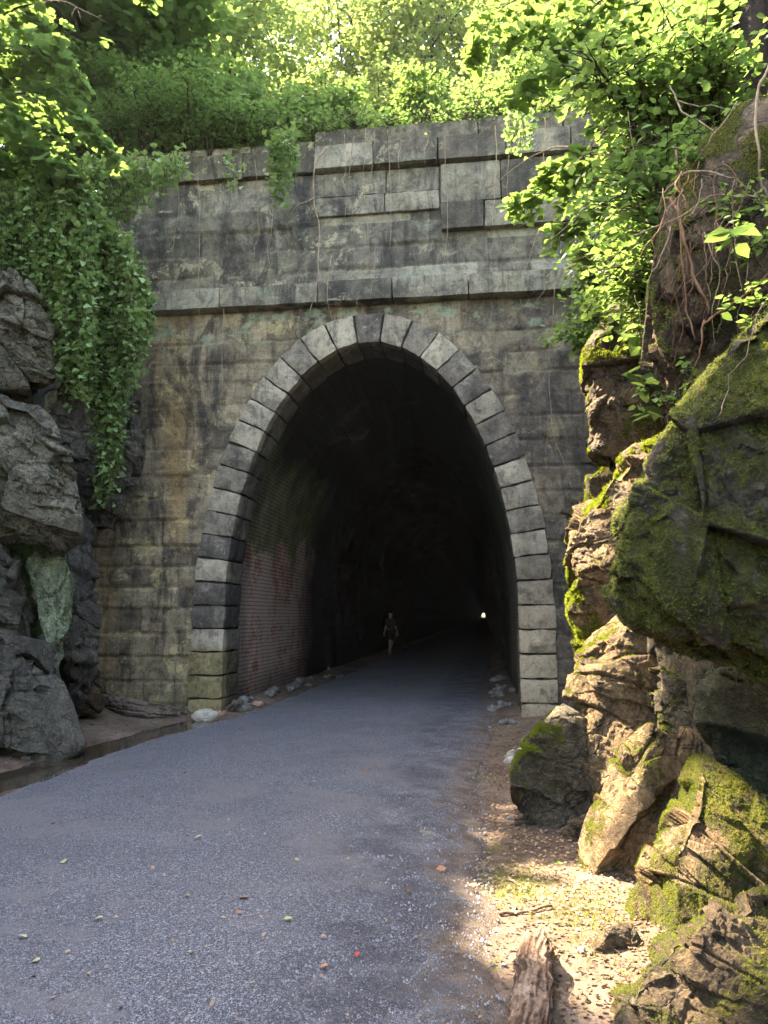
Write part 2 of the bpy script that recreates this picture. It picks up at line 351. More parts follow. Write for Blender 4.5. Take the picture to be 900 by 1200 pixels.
def mat_simple(name, c, r=0.8, var=0.3, sc_=20):
    s = NT(name); p = s.pos(); n = s.noise(p, sc_, 5, 0.7)
    col = s.mix(s.ramp(n, 0.3, 0.7), tuple(x*(1-var) for x in c), tuple(min(1, x*(1+var)) for x in c))
    return s.done(col, r, s.bump(n, 0.6, 0.01), 0.3)
M['gravel'] = mat_simple('loose_gravel', (0.17, 0.175, 0.2), 0.7, 0.7, 9)
M['stone_pale'] = mat_simple('pale_stone', (0.4, 0.36, 0.3), 0.8, 0.3, 12)
M['stone_pink'] = mat_simple('pink_stone', (0.33, 0.2, 0.14), 0.8, 0.3, 12)
M['stone_grey'] = mat_simple('grey_stone', (0.15, 0.14, 0.125), 0.75, 0.5, 10)
M['mortar'] = mat_simple('mortar', (0.035, 0.033, 0.03), 0.95, 0.4, 12)
M['skin'] = mat_simple('skin', (0.36, 0.24, 0.18), 0.6, 0.05); M['shirt'] = mat_simple('shirt', (0.045, 0.04, 0.04), 0.9, 0.1)
M['shorts'] = mat_simple('shorts', (0.02, 0.02, 0.025), 0.9, 0.1); M['hair'] = mat_simple('hair', (0.05, 0.04, 0.03), 0.8, 0.2, 60)
M['shoe'] = mat_simple('shoe', (0.2, 0.2, 0.2), 0.7, 0.2)
def mat_water():
    s = NT('ditch_water'); p = s.pos()
    n = s.noise(p, 14, 3, 0.5)
    b = s.n('BsdfPrincipled', {'Base Color': (0.05, 0.038, 0.026, 1), 'Roughness': 0.06, 'Specular IOR Level': 0.6, 'Normal': s.bump(n, 0.12, 0.01)})
    s.t.links.new(b.outputs[0], s.out.inputs[0]); return s.m
M['water'] = mat_water()

# ------------------------------------------------------------------ generic builders
def tubes(name, paths, m, parent=None, sides=6, origin=None, rough=0.0, seed=0):
    Vs, Fs, o = [], [], 0
    ang = np.linspace(0, 2*math.pi, sides, endpoint=False)
    for P, r in paths:
        P = np.asarray(P, float); r = np.asarray(r, float) if np.ndim(r) else np.full(len(P), r)
        T = np.gradient(P, axis=0); T /= np.linalg.norm(T, axis=1)[:, None]+1e-9
        ref = np.array([0, 0, 1.0]) if abs(T[0][2]) < 0.8 else np.array([1.0, 0.1, 0])
        A = np.cross(T, ref); A /= np.linalg.norm(A, axis=1)[:, None]+1e-9
        B = np.cross(T, A)
        ring = P[:, None, :]+r[:, None, None]*(np.cos(ang)[None, :, None]*A[:, None, :]+np.sin(ang)[None, :, None]*B[:, None, :])
        n = len(P); V = ring.reshape(-1, 3)
        if rough:
            c = np.repeat(P, sides, axis=0); dv = V-c
            V = c+dv*(1+rough*fbm(V, 6.0/max(r.max()*20, 0.5), 4, seed)[:, None]*1.6)
        i = np.arange(n-1)[:, None]*sides; j = np.arange(sides)[None, :]
        a = (i+j).ravel(); b = (i+(j+1) % sides).ravel()
        Fs.append(np.stack([a, b, b+sides, a+sides], 1)+o)
        Vs += [V, P[:1], P[-1:]]
        t0 = o+n*sides; e = np.arange(sides); e2 = (e+1) % sides
        Fs.append(np.stack([e2+o, e+o, np.full(sides, t0), np.full(sides, t0)], 1)[:, [0, 1, 2, 3]])
        L = o+(n-1)*sides
        Fs.append(np.stack([e+L, e2+L, np.full(sides, t0+1), np.full(sides, t0+1)], 1))
        o += n*sides+2
    V = np.concatenate(Vs)
    F = []
    for q in Fs:
        F.append(q)
    F = np.concatenate(F)
    deg = F[:, 2] == F[:, 3]
    me_F = [tuple(f) for f in F[~deg]]+[tuple(f[:3]) for f in F[deg]] if len(F) < 60000 else F[~deg]
    return mesh(name, V, me_F, m, parent, True, origin=origin)

def smooth_path(pts, n=24, jit=0.0, seed=0):
    pts = np.asarray(pts, float); k = len(pts)
    t = np.linspace(0, k-1, n); i = np.clip(np.floor(t).astype(int), 0, k-2); f = (t-i)[:, None]
    Pm = np.vstack([2*pts[0]-pts[1], pts, 2*pts[-1]-pts[-2]])
    p0, p1, p2, p3 = Pm[i], Pm[i+1], Pm[i+2], Pm[i+3]
    r = 0.5*((2*p1)+(-p0+p2)*f+(2*p0-5*p1+4*p2-p3)*f*f+(-p0+3*p1-3*p2+p3)*f**3)
    if jit:
        q = np.stack([t*1.7+seed*3.1, np.full(n, seed*1.3), np.zeros(n)], 1)
        r = r+jit*np.stack([fbm(q, 1, 3, seed), fbm(q, 1, 3, seed+5), fbm(q, 1, 3, seed+9)], 1)
    return r

# gaps in the canopy: lines along which the sun gets through
GAPS = []
def gap(p, r): GAPS.append((np.asarray(p, float), r))
def carve(P, ex=0.0, first=None):
    keep = np.ones(len(P), bool)
    wob = fbm(P, 0.9, 2, 77)
    for c, r in GAPS[:first]:
        d = P-c; t = d@SUN
        dist = np.linalg.norm(d-t[:, None]*SUN, axis=1)
        keep &= ~((dist < (r+ex)*(1+0.3*wob)) & (t > 0.5))
    return keep

LEAF6 = np.array([(0, 0, 0), (-.36, .3, .07), (-.27, .68, .03), (0, 1, -.1), (.27, .68, .03), (.36, .3, .07)])
LF6 = np.array([(0, 3, 2, 1), (0, 5, 4, 3)])
MAPLE = np.array([(0, 0, 0), (-.35, -.02, .04), (-.5, .42, .06), (-.26, .45, .03), (-.3, .82, .02), (0, 1.05, -.12), (.3, .82, .02), (.26, .45, .03), (.5, .42, .06), (.35, -.02, .04)])
MF = np.array([(0, 3, 2, 1), (0, 5, 4, 3), (0, 7, 6, 5), (0, 9, 8, 7)])
def leaves(name, P, size, m, parent=None, shape='oval', tilt=0.55, droop=0.25, origin=None, kind=None, seed=0, az=None, tones=None, docarve=True, flat=False):
    r = np.random.default_rng(seed+1000)
    P = np.asarray(P, float)
    if docarve and len(P):
        k = carve(P, 0.09+0.75*float(np.mean(size))) if docarve is True else carve(P, 0.1, 21); P = P[k]; az = az[k] if az is not None else None
        tones = tones[k] if tones is not None else None
    n = len(P)
    S = size*(0.65+0.7*r.random(n)) if np.ndim(size) == 0 else size
    a = r.random(n)*2*math.pi if az is None else az+r.normal(0, .7, n)
    N = np.stack([r.normal(0, tilt, n), r.normal(0, tilt, n), np.ones(n)], 1); N /= np.linalg.norm(N, axis=1)[:, None]
    D = np.stack([np.cos(a), np.sin(a), -droop*np.ones(n)+r.normal(0, .15, n)], 1)
    if flat: D[:, 2] = 0
    D -= (D*N).sum(1)[:, None]*N; D /= np.linalg.norm(D, axis=1)[:, None]
    X = np.cross(D, N)
    T, LF = (LEAF6, LF6) if shape == 'oval' else (MAPLE, MF)
    if shape == 'narrow': T, LF = LEAF6*np.array([0.6, 1, 1]), LF6
    V = P[:, None, :]+S[:, None, None]*(T[None, :, 0:1]*X[:, None]+T[None, :, 1:2]*D[:, None]+T[None, :, 2:3]*N[:, None])
    F = (LF[None]+len(T)*np.arange(n)[:, None, None]).reshape(-1, 4)
    tn = np.clip(r.random(n)*0.6+0.5*(fbm(P, 0.8, 2, 5)+0.5)-0.05, 0, 1) if tones is None else tones
    o = mesh(name, V.reshape(-1, 3), F, m, parent, False, {'tone': ('FACE', np.repeat(tn, len(LF)))}, origin=origin)
    if kind: o['kind'] = kind
    return o

def crown_points(center, rad, nclump, per, seed, clump_r=0.32, flat=0.45, hollow=0.25):
    r = np.random.default_rng(seed)
    d = r.normal(size=(nclump, 3)); d /= np.linalg.norm(d, axis=1)[:, None]
    q = (hollow+(1-hollow)*r.random(nclump)**(0.5))
    Cc = np.asarray(center)+d*q[:, None]*np.asarray(rad)
    P = np.repeat(Cc, per, axis=0)+r.normal(size=(nclump*per, 3))*clump_r*np.array([1, 1, flat])
    return Cc, P

def tree(label, base, top, crown_c, crown_r, nclump, per, lsize, m, seed, cat='tree', name='forest_tree', trunk_r=0.12, group=None, shape='oval', clump_r=0.35, bark='bark', nlimb=28, docarve=True, tilt=.55):
    r = np.random.default_rng(seed)
    root = empty(name, base, label, cat, group)
    base = np.asarray(base, float); top = np.asarray(top, float)
    mid = (base+top)/2+np.append(r.normal(0, .15, 2), 0)*np.linalg.norm(top-base)*0.2
    trunk = smooth_path([base-(0, 0, .3), mid, top], 14, 0.08, seed)
    Cc, P = crown_points(crown_c, crown_r, nclump, per, seed, clump_r)
    paths = [(trunk, np.linspace(trunk_r, trunk_r*0.3, len(trunk)))]
    for c in Cc[:nlimb]:
        k = r.integers(5, len(trunk)); a = trunk[k]
        ml = a*0.45+c*0.55+np.array([0, 0, .15*np.linalg.norm(c-a)])
        pp = smooth_path([a, ml, c], 7, 0.05, seed+k)
        if docarve and not carve(smooth_path(pp, 20), .12).all(): continue
        paths.append((pp, np.linspace(trunk_r*0.32, 0.008, 7)))
    tubes('trunk', paths, M[bark], root, 6)
    leaves('crown', P, lsize, m, root, shape, seed=seed, docarve=docarve, tilt=tilt)
    return root

def shrub(label, base, h, w, nst, nleaf, lsize, m, seed, cat='shrub', name='shrub', group=None, lean=(0, -0.25), shape='oval'):
    r = np.random.default_rng(seed); base = np.asarray(base, float)
    root = empty(name, base, label, cat, group)
    paths, P, A = [], [], []
    for i in range(nst):
        a = r.random()*2*math.pi; rr = w*(0.3+0.7*r.random())
        hh = h*(0.5+0.5*r.random())
        tip = base+np.array([math.cos(a)*rr+lean[0]*hh, math.sin(a)*rr*0.8+lean[1]*hh, hh])
        midp = base*0.5+tip*0.5+np.array([-math.cos(a)*rr*.15, -math.sin(a)*rr*.15, hh*.18])
        p = smooth_path([base+np.array([math.cos(a)*.15, math.sin(a)*.15, -.2]), midp, tip], 12, 0.08, seed*7+i)
        paths.append((p, np.linspace(0.022, 0.005, 12)))
        for k in range(3, 12):
            for q in range(2):
                b = r.random()*2*math.pi; ln = (0.25+0.35*r.random())*(0.5+0.5*w)
                tw = p[k]+np.array([math.cos(b), math.sin(b), 0.15+r.normal(0, .3)])*ln
                tp = np.linspace(p[k], tw, 4); tp[2:, 2] -= 0.03*ln
                paths.append((tp, np.linspace(0.006, 0.002, 4)))
                m_ = max(1, nleaf//(nst*18))
                t = r.random(m_)[:, None]**0.7
                P.append(p[k]+(tw-p[k])*t+r.normal(0, .07, (m_, 3))); A.append(np.full(m_, b))
    tubes('stem', paths, M['bark'], root, 4)
    leaves('foliage', np.concatenate(P), lsize, m, root, shape, az=np.concatenate(A), seed=seed, droop=.35)
    return root

def leafy_branch(label, path, r0, ntw, twl, per, lsize, m, seed, cat='branch', name='tree_branch', parent=None, shape='oval', hang=0.3, bark='bark', stemname='stem', leafname='foliage', tstart=0.15, spread=1.0, zsp=.35, docarve=False):
    r = np.random.default_rng(seed)
    path = np.asarray(path, float)
    root = empty(name, path[0], label, cat) if parent is None else parent
    p = smooth_path(path, 30, 0.05, seed); paths = [(p, np.linspace(r0, r0*0.2, 30))]
    T = np.gradient(p, axis=0); T /= np.linalg.norm(T, axis=1)[:, None]
    P, A = [], []
    for i in range(ntw):
        k = int(30*tstart+(29-30*tstart)*r.random()); side = r.choice([-1, 1])
        lat = np.cross(T[k], (0, 0, 1)); lat /= np.linalg.norm(lat)+1e-6
        d = T[k]*(0.4+0.5*r.random())+lat*side*spread*(0.5+0.6*r.random())+np.array([0, 0, r.normal(0, zsp)])
        d /= np.linalg.norm(d); ln = twl*(0.4+0.8*r.random())*(1.15-0.6*k/30)
        tp = p[k]+d*ln*np.linspace(0, 1, 7)[:, None]; tp[:, 2] -= hang*ln*np.linspace(0, 1, 7)**2
        paths.append((tp, np.linspace(max(0.0035, r0*.25), 0.0018, 7)))
        az = math.atan2(d[1], d[0])
        for q in range(per):
            t = 0.15+0.85*(q+r.random()*.6)/per; f = min(t, 1)*6; j = min(int(f), 5)
            pt = tp[j]+(tp[j+1]-tp[j])*(f-j)
            P.append(pt+r.normal(0, .012, 3)); A.append(az+(0.9 if q % 2 else -0.9))
    tubes(stemname, paths, M[bark], root, 5)
    leaves(leafname, P, lsize, m, root, shape, az=np.array(A), seed=seed, droop=.5, tilt=.4, docarve=docarve)
    return root

# ------------------------------------------------------------------ rocks
_ico = {}
def ico(n):
    if n not in _ico:
        bm = bmesh.new(); bmesh.ops.create_icosphere(bm, subdivisions=n, radius=1.0)
        V = np.array([v.co[:] for v in bm.verts]); F = np.array([[l.index for l in f.verts] for f in bm.faces]); bm.free()
        V /= np.linalg.norm(V, axis=1)[:, None]; _ico[n] = (V, F)
    return _ico[n]
def vnormals(V, F):
    a, b, c = V[F[:, 0]], V[F[:, 1]], V[F[:, 2]]
    n = np.cross(b-a, c-a); N = np.zeros_like(V)
    for k in range(3):
        for ax in range(3): N[:, ax] += np.bincount(F[:, k], n[:, ax], len(V))
    return N/(np.linalg.norm(N, axis=1)[:, None]+1e-12)
def fracture(P, M_, seed, A=None, tilt=0.25):
    r = np.random.default_rng(seed)
    Q = P if A is None else P@A
    idx = r.choice(len(P), M_, replace=False); Cc = Q[idx]
    best = np.zeros(len(P), int); d1 = np.zeros(len(P)); d2 = np.zeros(len(P))
    Qw = Q+0.045*np.linalg.norm(Q.std(0))*np.stack([fbm(Q, 2.2, 3, seed), fbm(Q, 2.2, 3, seed+3), fbm(Q, 2.2, 3, seed+6)], 1)
    for s0 in range(0, len(P), 20000):
        q = Qw[s0:s0+20000]
        D = ((q[:, None, :]-Cc[None])**2).sum(2)
        pt = np.argpartition(D, 1, axis=1)[:, :2]
        dd = np.sqrt(np.take_along_axis(D, pt, 1)); o = np.argsort(dd, 1)
        pt = np.take_along_axis(pt, o, 1); dd = np.take_along_axis(dd, o, 1)
        best[s0:s0+20000] = pt[:, 0]; d1[s0:s0+20000] = dd[:, 0]; d2[s0:s0+20000] = dd[:, 1]
    off = r.normal(size=M_); tl = r.normal(size=(M_, 3))*tilt
    return off[best], ((P-P[idx][best])*tl[best]).sum(1), d2-d1
def strata_A(dirv, k):
    d = np.asarray(dirv, float); d /= np.linalg.norm(d)
    return np.eye(3)+(k-1)*np.outer(d, d)

def rock_finish(name, V, F, size, seed, m, label, cat, moss, parent=None, strata=(0.3, 0.25, 0.92), sk=2.2, amp=0.05, tufts=0, tuftm='moss', mossdir=(0, 0, 1), origin=None, group=None, mb=0.0, tl=0.012, fc=.32, rg=1.0):
    A = strata_A(strata, sk)
    N = vnormals(V, F)
    o1, t1, e1 = fracture(V, 9, seed, A, .42); o2, t2, e2 = fracture(V, 46, seed+1, A, 0.42)
    d = size*amp*0.3*o1+t1*1.0*fc+size*amp*0.10*o2+t2*.9*fc
    d -= size*amp*0.4*np.exp(-(e1/(0.022*size))**2)+size*amp*0.10*np.exp(-(e2/(0.012*size))**2)
    if len(V) > 20000:
        o3, t3, e3 = fracture(V, 260, seed+2, strata_A(strata, sk*1.2), 0.5)
        d += size*amp*0.03*o3+t3*0.5*fc
    d += size*amp*0.5*fbm(V/size, 2.0, 3, seed)+size*amp*0.38*rg*fbm(V/size*np.array([1, 1, .6]), 8, 5, seed+2, .62)+size*amp*.16*rg*fbm(V/size, 40, 3, seed+6)
    d = np.clip(d, -size*.13, size*.06)
    V = V+N*d[:, None]; N = vnormals(V, F)
    md = np.asarray(mossdir, float); md /= np.linalg.norm(md)
    mo = np.clip(0.45+(N@md)*0.4+fbm(V, 1.8, 5, seed+4, .65)*1.25-(1-moss)+mb, 0, 1)
    ob = mesh(name, V, F, m, parent, True, {'moss': ('POINT', mo)}, origin=origin if origin is not None else (V.mean(0)*[1, 1, 0]+[0, 0, V[:, 2].min()] if parent is None else None))
    if label: tag(ob, label, cat, group)
    if tufts:
        r = np.random.default_rng(seed+9)
        a, b, c = V[F[:, 0]], V[F[:, 1]], V[F[:, 2]]
        ar = np.linalg.norm(np.cross(b-a, c-a), axis=1); mf = mo[F].mean(1)+fbm(a, 9, 3, seed)*.35
        cen = (a+b+c)/3
        fac = ((C0-cen)*N[F[:, 0]]).sum(1) > -0.25
        w = ar*np.clip((mf-0.45)*4, 0, 1)*fac
        if w.sum() > 0:
            w /= w.sum(); k = r.choice(len(F), tufts, p=w)
            u = r.random((tufts, 2)); fl = u.sum(1) > 1; u[fl] = 1-u[fl]
            P = a[k]+(b-a)[k]*u[:, :1]+(c-a)[k]*u[:, 1:]
            n = N[F[k, 0]]; nb = 3
            P = np.repeat(P, nb, 0); n = np.repeat(n, nb, 0); q = len(P)
            dirv = n+r.normal(0, .55, (q, 3))+np.array([0, 0, .15]); dirv /= np.linalg.norm(dirv, axis=1)[:, None]
            sd = np.cross(dirv, r.normal(size=(q, 3))); sd /= np.linalg.norm(sd, axis=1)[:, None]
            ln = tl*(0.5+r.random(q))[:, None]; wd = ln*0.22
            VV = np.stack([P-sd*wd-n*.003, P+sd*wd-n*.003, P+dirv*ln], 1).reshape(-1, 3)
            FF = np.arange(len(VV)).reshape(-1, 3)
            tn = np.clip(0.5+fbm(P, 3, 3, seed)*.9+r.normal(0, .15, q), 0, 1)
            tf = mesh('moss', VV, FF, M[tuftm], None, False, {'tone': ('FACE', tn)}, origin=np.array(ob.location) if parent is None else None)
            tf.location = (0, 0, 0); tf.parent = ob
            if parent is not None:
                pass
    return ob

def boulder(label, outline, d, T, seed, m, moss=0.4, lvl=7, cuts=9, cat='boulder', name='boulder', axis=None, p=2.4, **kw):
    """outline measured on the plane at distance d; the rock gets its own thickness T on both sides"""
    ol = np.asarray([W(u, v, d) for u, v in outline])
    c = ol.mean(0); ax = (c-C0)/np.linalg.norm(c-C0)
    e1 = np.cross(ax, (0, 0, 1)); e1 /= np.linalg.norm(e1); e2 = np.cross(e1, ax)
    q = np.stack([(ol-c)@e1, (ol-c)@e2], 1)
    # dense outline -> radius by angle
    Q = np.concatenate([q[i]+(q[(i+1) % len(q)]-q[i])*np.linspace(0, 1, 30, endpoint=False)[:, None] for i in range(len(q))])
    th = np.arctan2(Q[:, 1], Q[:, 0]); rr = np.linalg.norm(Q, axis=1); o = np.argsort(th); th, rr = th[o], rr[o]
    th = np.concatenate([th-2*math.pi, th, th+2*math.pi]); rr = np.tile(rr, 3)
    ker = np.ones(5)/5; rr = np.convolve(rr, ker, 'same')
    V, F = ico(lvl); a, b, z = V[:, 0], V[:, 1], V[:, 2]
    rp = np.hypot(a, b); s = 1/((rp**p+np.abs(z)**p)**(1/p)); tt = np.arctan2(b, a)
    Rm = np.interp(tt, th, rr)
    L = np.stack([np.cos(tt)*Rm*rp*s, np.sin(tt)*Rm*rp*s, z*s*T], 1)
    r = np.random.default_rng(seed)
    for k in range(cuts):
        n = r.normal(size=3); n[:2] *= .6; n[2] = -abs(n[2])-0.5 if k % 3 else abs(n[2])+.5; n /= np.linalg.norm(n)
        h = (L@n).max()*(0.62+0.28*r.random()); ex = np.clip(L@n-h, 0, None)
        L = L-n*ex[:, None]*0.9
    P = c+L[:, :1]*e1+L[:, 1:2]*e2+L[:, 2:]*ax
    size = (rr.mean()+T)
    if np.linalg.det(np.stack([e1, e2, ax])) < 0: F = F[:, ::-1]
    return rock_finish(name, P, F, size, seed, m, label, cat, moss, **kw)

# ================================================================== THE SETTING
def axis_pts(segs):
    r = []
    for a, b, st in segs: r += list(np.arange(a, b, st))
    return np.array(r+[segs[-1][1]])
def road_left(Y):  return np.interp(Y, [-30, -13, -9, -6.2, -4.4, -2.4, -0.2, 3, 900], [-3.2, -2.9, -2.55, -2.35, -2.42, -2.3, -1.95, -1.9, -1.9])
def road_right(Y): return np.interp(Y, [-30, -13, -9.4, -8.6, -7.2, -4.2, 0.2, 5, 900], [1.9, 1.92, 1.9, 1.86, 1.8, 1.8, 1.95, 2.0, 2.0])
def ground_z(X, Y):
    p = np.stack([X, Y, np.zeros_like(X)], 1)
    z = 0.035*fbm(p, 0.9, 4, 3)+0.012*fbm(p, 5, 3, 4)
    near = np.clip((Y+30)/10, 0, 1)*np.clip((12-np.abs(X))/3, 0, 1)
    rl, rr = road_left(Y), road_right(Y)
    onroad = np.clip((X-rl+.1)/.4, 0, 1)*np.clip((rr+.1-X)/.4, 0, 1)
    z = z*(1-0.85*onroad)
    dl = rl-X
    ditch = -0.085*np.exp(-((dl-0.5)/0.36)**2)*np.clip((Y+14)/4, 0, 1)*np.clip((0.8-Y)/1.0, 0, 1)
    bank = 0.13*np.clip((dl-1.0)/1.2, 0, 1)+0.5*np.clip((dl-2.2)/2, 0, 1)
    br = 0.06*np.clip((X-rr-.3)/.8, 0, 1)+0.5*np.clip((X-rr-1.2)/1.5, 0, 1)
    inside = np.clip((0.4-Y)/.6, 0, 1)
    z = z+ditch+bank*inside+br*inside
    side = np.clip((np.abs(X)-1.9)/.5, 0, 1)*(1-inside)*0.12
    z = z+side
    return (z*near-0.01)
xs = axis_pts([(-900, -60, 120), (-60, -12, 6), (-12, -6, .5), (-6, 4.6, .06), (4.6, 12, .6), (12, 60, 8), (60, 900, 120)])
ys = axis_pts([(-900, -60, 120), (-60, -20, 5), (-20, -12, .5), (-12, 2, .06), (2, 12, .25), (12, 60, 3), (60, 1500, 90)])
X, Y = [a.ravel() for a in np.meshgrid(xs, ys, indexing='ij')]
g = mesh('ground', np.stack([X, Y, ground_z(X, Y)], 1), grid_faces(len(xs), len(ys)), M['dirt'], smooth=True); tag(g, kind='structure')

# road: a strip with a soft gravelly crown, running on through the tunnel
ry = axis_pts([(-30, -12, 1), (-12, 8, .08), (8, 40, .6), (40, 1200, 30)])
ru = np.linspace(0, 1, 74)
U_, Yr = [a.ravel() for a in np.meshgrid(ru, ry, indexing='ij')]
wl = road_left(Yr)-0.06+0.09*fbm(np.stack([Yr*2.1, Yr*0, Yr*0], 1), 1, 4, 11)
wr = road_right(Yr)+0.10+0.16*fbm(np.stack([Yr*1.7, Yr*0+4, Yr*0], 1), 1, 4, 12)
Xr = wl+(wr-wl)*U_
ed = np.clip(1-np.minimum(U_*(wr-wl)/0.14, (1-U_)*(wr-wl)/0.75), 0, 1)
dist_edge = np.minimum(Xr-wl, wr-Xr)
zr = 0.03*(1-np.clip(1-dist_edge/0.25, 0, 1)**2)+0.02*np.sin(np.clip(U_, 0, 1)*math.pi)+0.010*fbm(np.stack([Xr, Yr, Xr*0], 1), 1.4, 4, 9)
gz = ground_z(Xr, Yr)
zr = np.maximum(zr, gz+0.006)-0.05*(dist_edge < 0.001)
o = mesh('road', np.stack([Xr, Yr, zr], 1), grid_faces(len(ru), len(ry)), M['road'], smooth=True, attrs={'edge': ('POINT', ed)}); tag(o, kind='structure')

# shallow water standing in the ditch
wy = np.linspace(-7.6, -0.5, 60); wu = np.linspace(-1, 1, 7)
Uw, Yw = [a.ravel() for a in np.meshgrid(wu, wy, indexing='ij')]
cw = road_left(Yw)-0.48; hw = 0.36+0.08*np.sin(Yw*2.3)+.04*np.sin(Yw*5.1)
V = np.stack([cw+Uw*hw, Yw, np.full_like(Uw, -0.05)], 1)
o = mesh('water', V, grid_faces(7, 60), M['water']); tag(o, kind='structure')

# hills: one terrain with the railway cut in it
def hill_z(X, Y):
    p = np.stack([X, Y, np.zeros_like(X)], 1)
    n = fbm(p, 0.12, 4, 21)
    left = np.interp(-X, [4.6, 5.4, 6.4, 8, 14, 40, 120], [-0.6, 3.0, 6.6, 8.2, 12, 24, 45])
    right = np.interp(X, [3.6, 4.3, 5.2, 6.8, 12, 40, 120], [-0.6, 3.0, 5.6, 8.0, 12.0, 24, 45])
    cut = np.maximum(left, right)
    cut = np.where((X > -4.6) & (X < 3.6), -0.6, cut)
    head = np.interp(Y, [0.5, 6, 20, 60, 300, 780], [10.05, 12.6, 19, 36, 60, 55])+np.interp(np.abs(X), [0, 8, 60], [0, 0.6, 8])
    z = np.where(Y > 0.45, np.maximum(head, cut), cut)
    z = z+np.where(z > 5, n*np.clip((z-5)/8, 0, 1)*3, 0)
    back = np.clip((Y+60)/30, 0, 1)
    return np.where(z > 0, z*back-0.6*(1-back), z)
hx = axis_pts([(-160, -40, 12), (-40, -12, 2), (-12, 10, .4), (10, 40, 2), (40, 160, 12)])
hy = axis_pts([(-70, -16, 3), (-16, 0.4, .4), (0.45, 0.46, .1), (0.56, 12, .4), (12, 60, 3), (60, 1170, 30)])
hy = np.unique(np.round(hy, 3))
X, Y = [a.ravel() for a in np.meshgrid(hx, hy, indexing='ij')]
Z = hill_z(X, Y)
i, j = np.meshgrid(np.arange(len(hx)-1), np.arange(len(hy)-1), indexing='ij')
keep = ~((hy[j] < 0.5) & (hy[j+1] > 0.45) & (hx[i] > -3.8) & (hx[i+1] < 3.9))
low = (Z.reshape(len(hx), len(hy))[:-1, :-1] < 0) & (Z.reshape(len(hx), len(hy))[1:, 1:] < 0) & (Z.reshape(len(hx), len(hy))[1:, :-1] < 0) & (Z.reshape(len(hx), len(hy))[:-1, 1:] < 0)
o = mesh('hillside', np.stack([X, Y, Z], 1), grid_faces(len(hx), len(hy), keep & ~low), M['hill'], smooth=True); tag(o, kind='structure')

# ================================================================== PORTAL
portal = empty('tunnel_portal', (0, 0, 0), 'tall stained stone tunnel portal with an egg-shaped arch, ledge and parapet', 'tunnel portal')
AI, BI, AO, BO, ZS = 2.45, 4.7, 3.07, 5.25, 1.6
def arc_pts(a, b, n=2000):
    th = np.linspace(0, math.pi, n)
    left = np.stack([-a*np.cos(th), ZS+b*np.sin(th)], 1)
    l = np.stack([np.full(60, -a), np.linspace(-0.15, ZS, 60, endpoint=False)], 1); r = np.stack([np.full(60, a), np.linspace(ZS, -0.15, 60)], 1)
    P = np.vstack([l, left, r[1:]]); s = np.concatenate([[0], np.cumsum(np.linalg.norm(np.diff(P, axis=0), axis=1))])
    return P, s
def inside_outer(x, z, grow=0.0):
    return np.where(z < ZS, np.abs(x) < AO+grow, (x/(AO+grow))**2+((z-ZS)/(BO+grow))**2 < 1)
def courses(z0, z1, h, x0, x1, seed, lens=(0.55, 1.35)):
    r = np.random.default_rng(seed); zz = [z0]
    while zz[-1] < z1-h*0.6: zz.append(zz[-1]+h*(0.88+0.24*r.random()))
    zz[-1] = z1; rows = []
    for k in range(len(zz)-1):
        xx = [x0-r.random()]
        while xx[-1] < x1: xx.append(xx[-1]+lens[0]+(lens[1]-lens[0])*r.random())
        rows.append(np.array(xx))
    return np.array(zz), rows
def masonry(name, x0, x1, z0, z1, h, y, seed, m, step=0.035, cut=False, lens=(0.55, 1.35), joint=0.018, rough=0.02, bev=0.02, relief=0.012, joint_depth=0.03, back=None):
    xs = np.arange(x0, x1+step*.5, step); zs = np.arange(z0, z1+step*.5, step); zs[-1] = z1
    zz, rows = courses(z0, z1, h, x0, x1, seed, lens)
    X, Z = np.meshgrid(xs, zs, indexing='ij'); sh = X.shape; X, Z = X.ravel(), Z.ravel()
    wob = 0.012*fbm(np.stack([X, Z, X*0], 1), 3, 3, seed)
    Zw, Xw = Z+wob, X+wob
    row = np.clip(np.searchsorted(zz, Zw)-1, 0, len(rows)-1)
    tone = np.zeros(len(X)); off = np.zeros(len(X)); dx = np.zeros(len(X)); tx = np.zeros(len(X))
    r = np.random.default_rng(seed+1)
    for k, xx in enumerate(rows):
        s = row == k; c = np.clip(np.searchsorted(xx, Xw[s])-1, 0, len(xx)-2)
        tt = r.random(len(xx)); oo = r.normal(0, 1, len(xx)); tone[s] = tt[c]; off[s] = oo[c]
        dx[s] = np.minimum(Xw[s]-xx[c], xx[c+1]-Xw[s])
    dz = np.minimum(Zw-zz[row], zz[np.minimum(row+1, len(zz)-1)]-Zw)
    e = np.minimum(dx*1.3, dz); jt = np.clip(1-(e-joint)/bev, 0, 1)
    # some joints are tight, some washed out
    jv = np.clip(0.75+fbm(np.stack([X, Z, X*0], 1), 1.1, 3, seed+8)*1.3, 0.15, 1.3)
    P3 = np.stack([X, Z, X*0], 1)
    Yv = y-relief*off+joint_depth*jt*jv-rough*fbm(P3, 3.5, 5, seed+2)-0.5*rough*fbm(np.stack([X*2, Z*14, X*0], 1), 1, 3, seed+5)
    V = np.stack([X, Yv, Z], 1)
    keep = None
    if cut:
        xc = (xs[:-1]+xs[1:])/2; zc = (zs[:-1]+zs[1:])/2; A, B = np.meshgrid(xc, zc, indexing='ij')
        keep = ~inside_outer(A, B, -0.24)
    F = grid_faces(len(xs), len(zs), keep)
    # close the ends with a return
    n = len(V)
    return mesh(name, V, F, m, portal, True, {'tone': ('POINT', tone)})
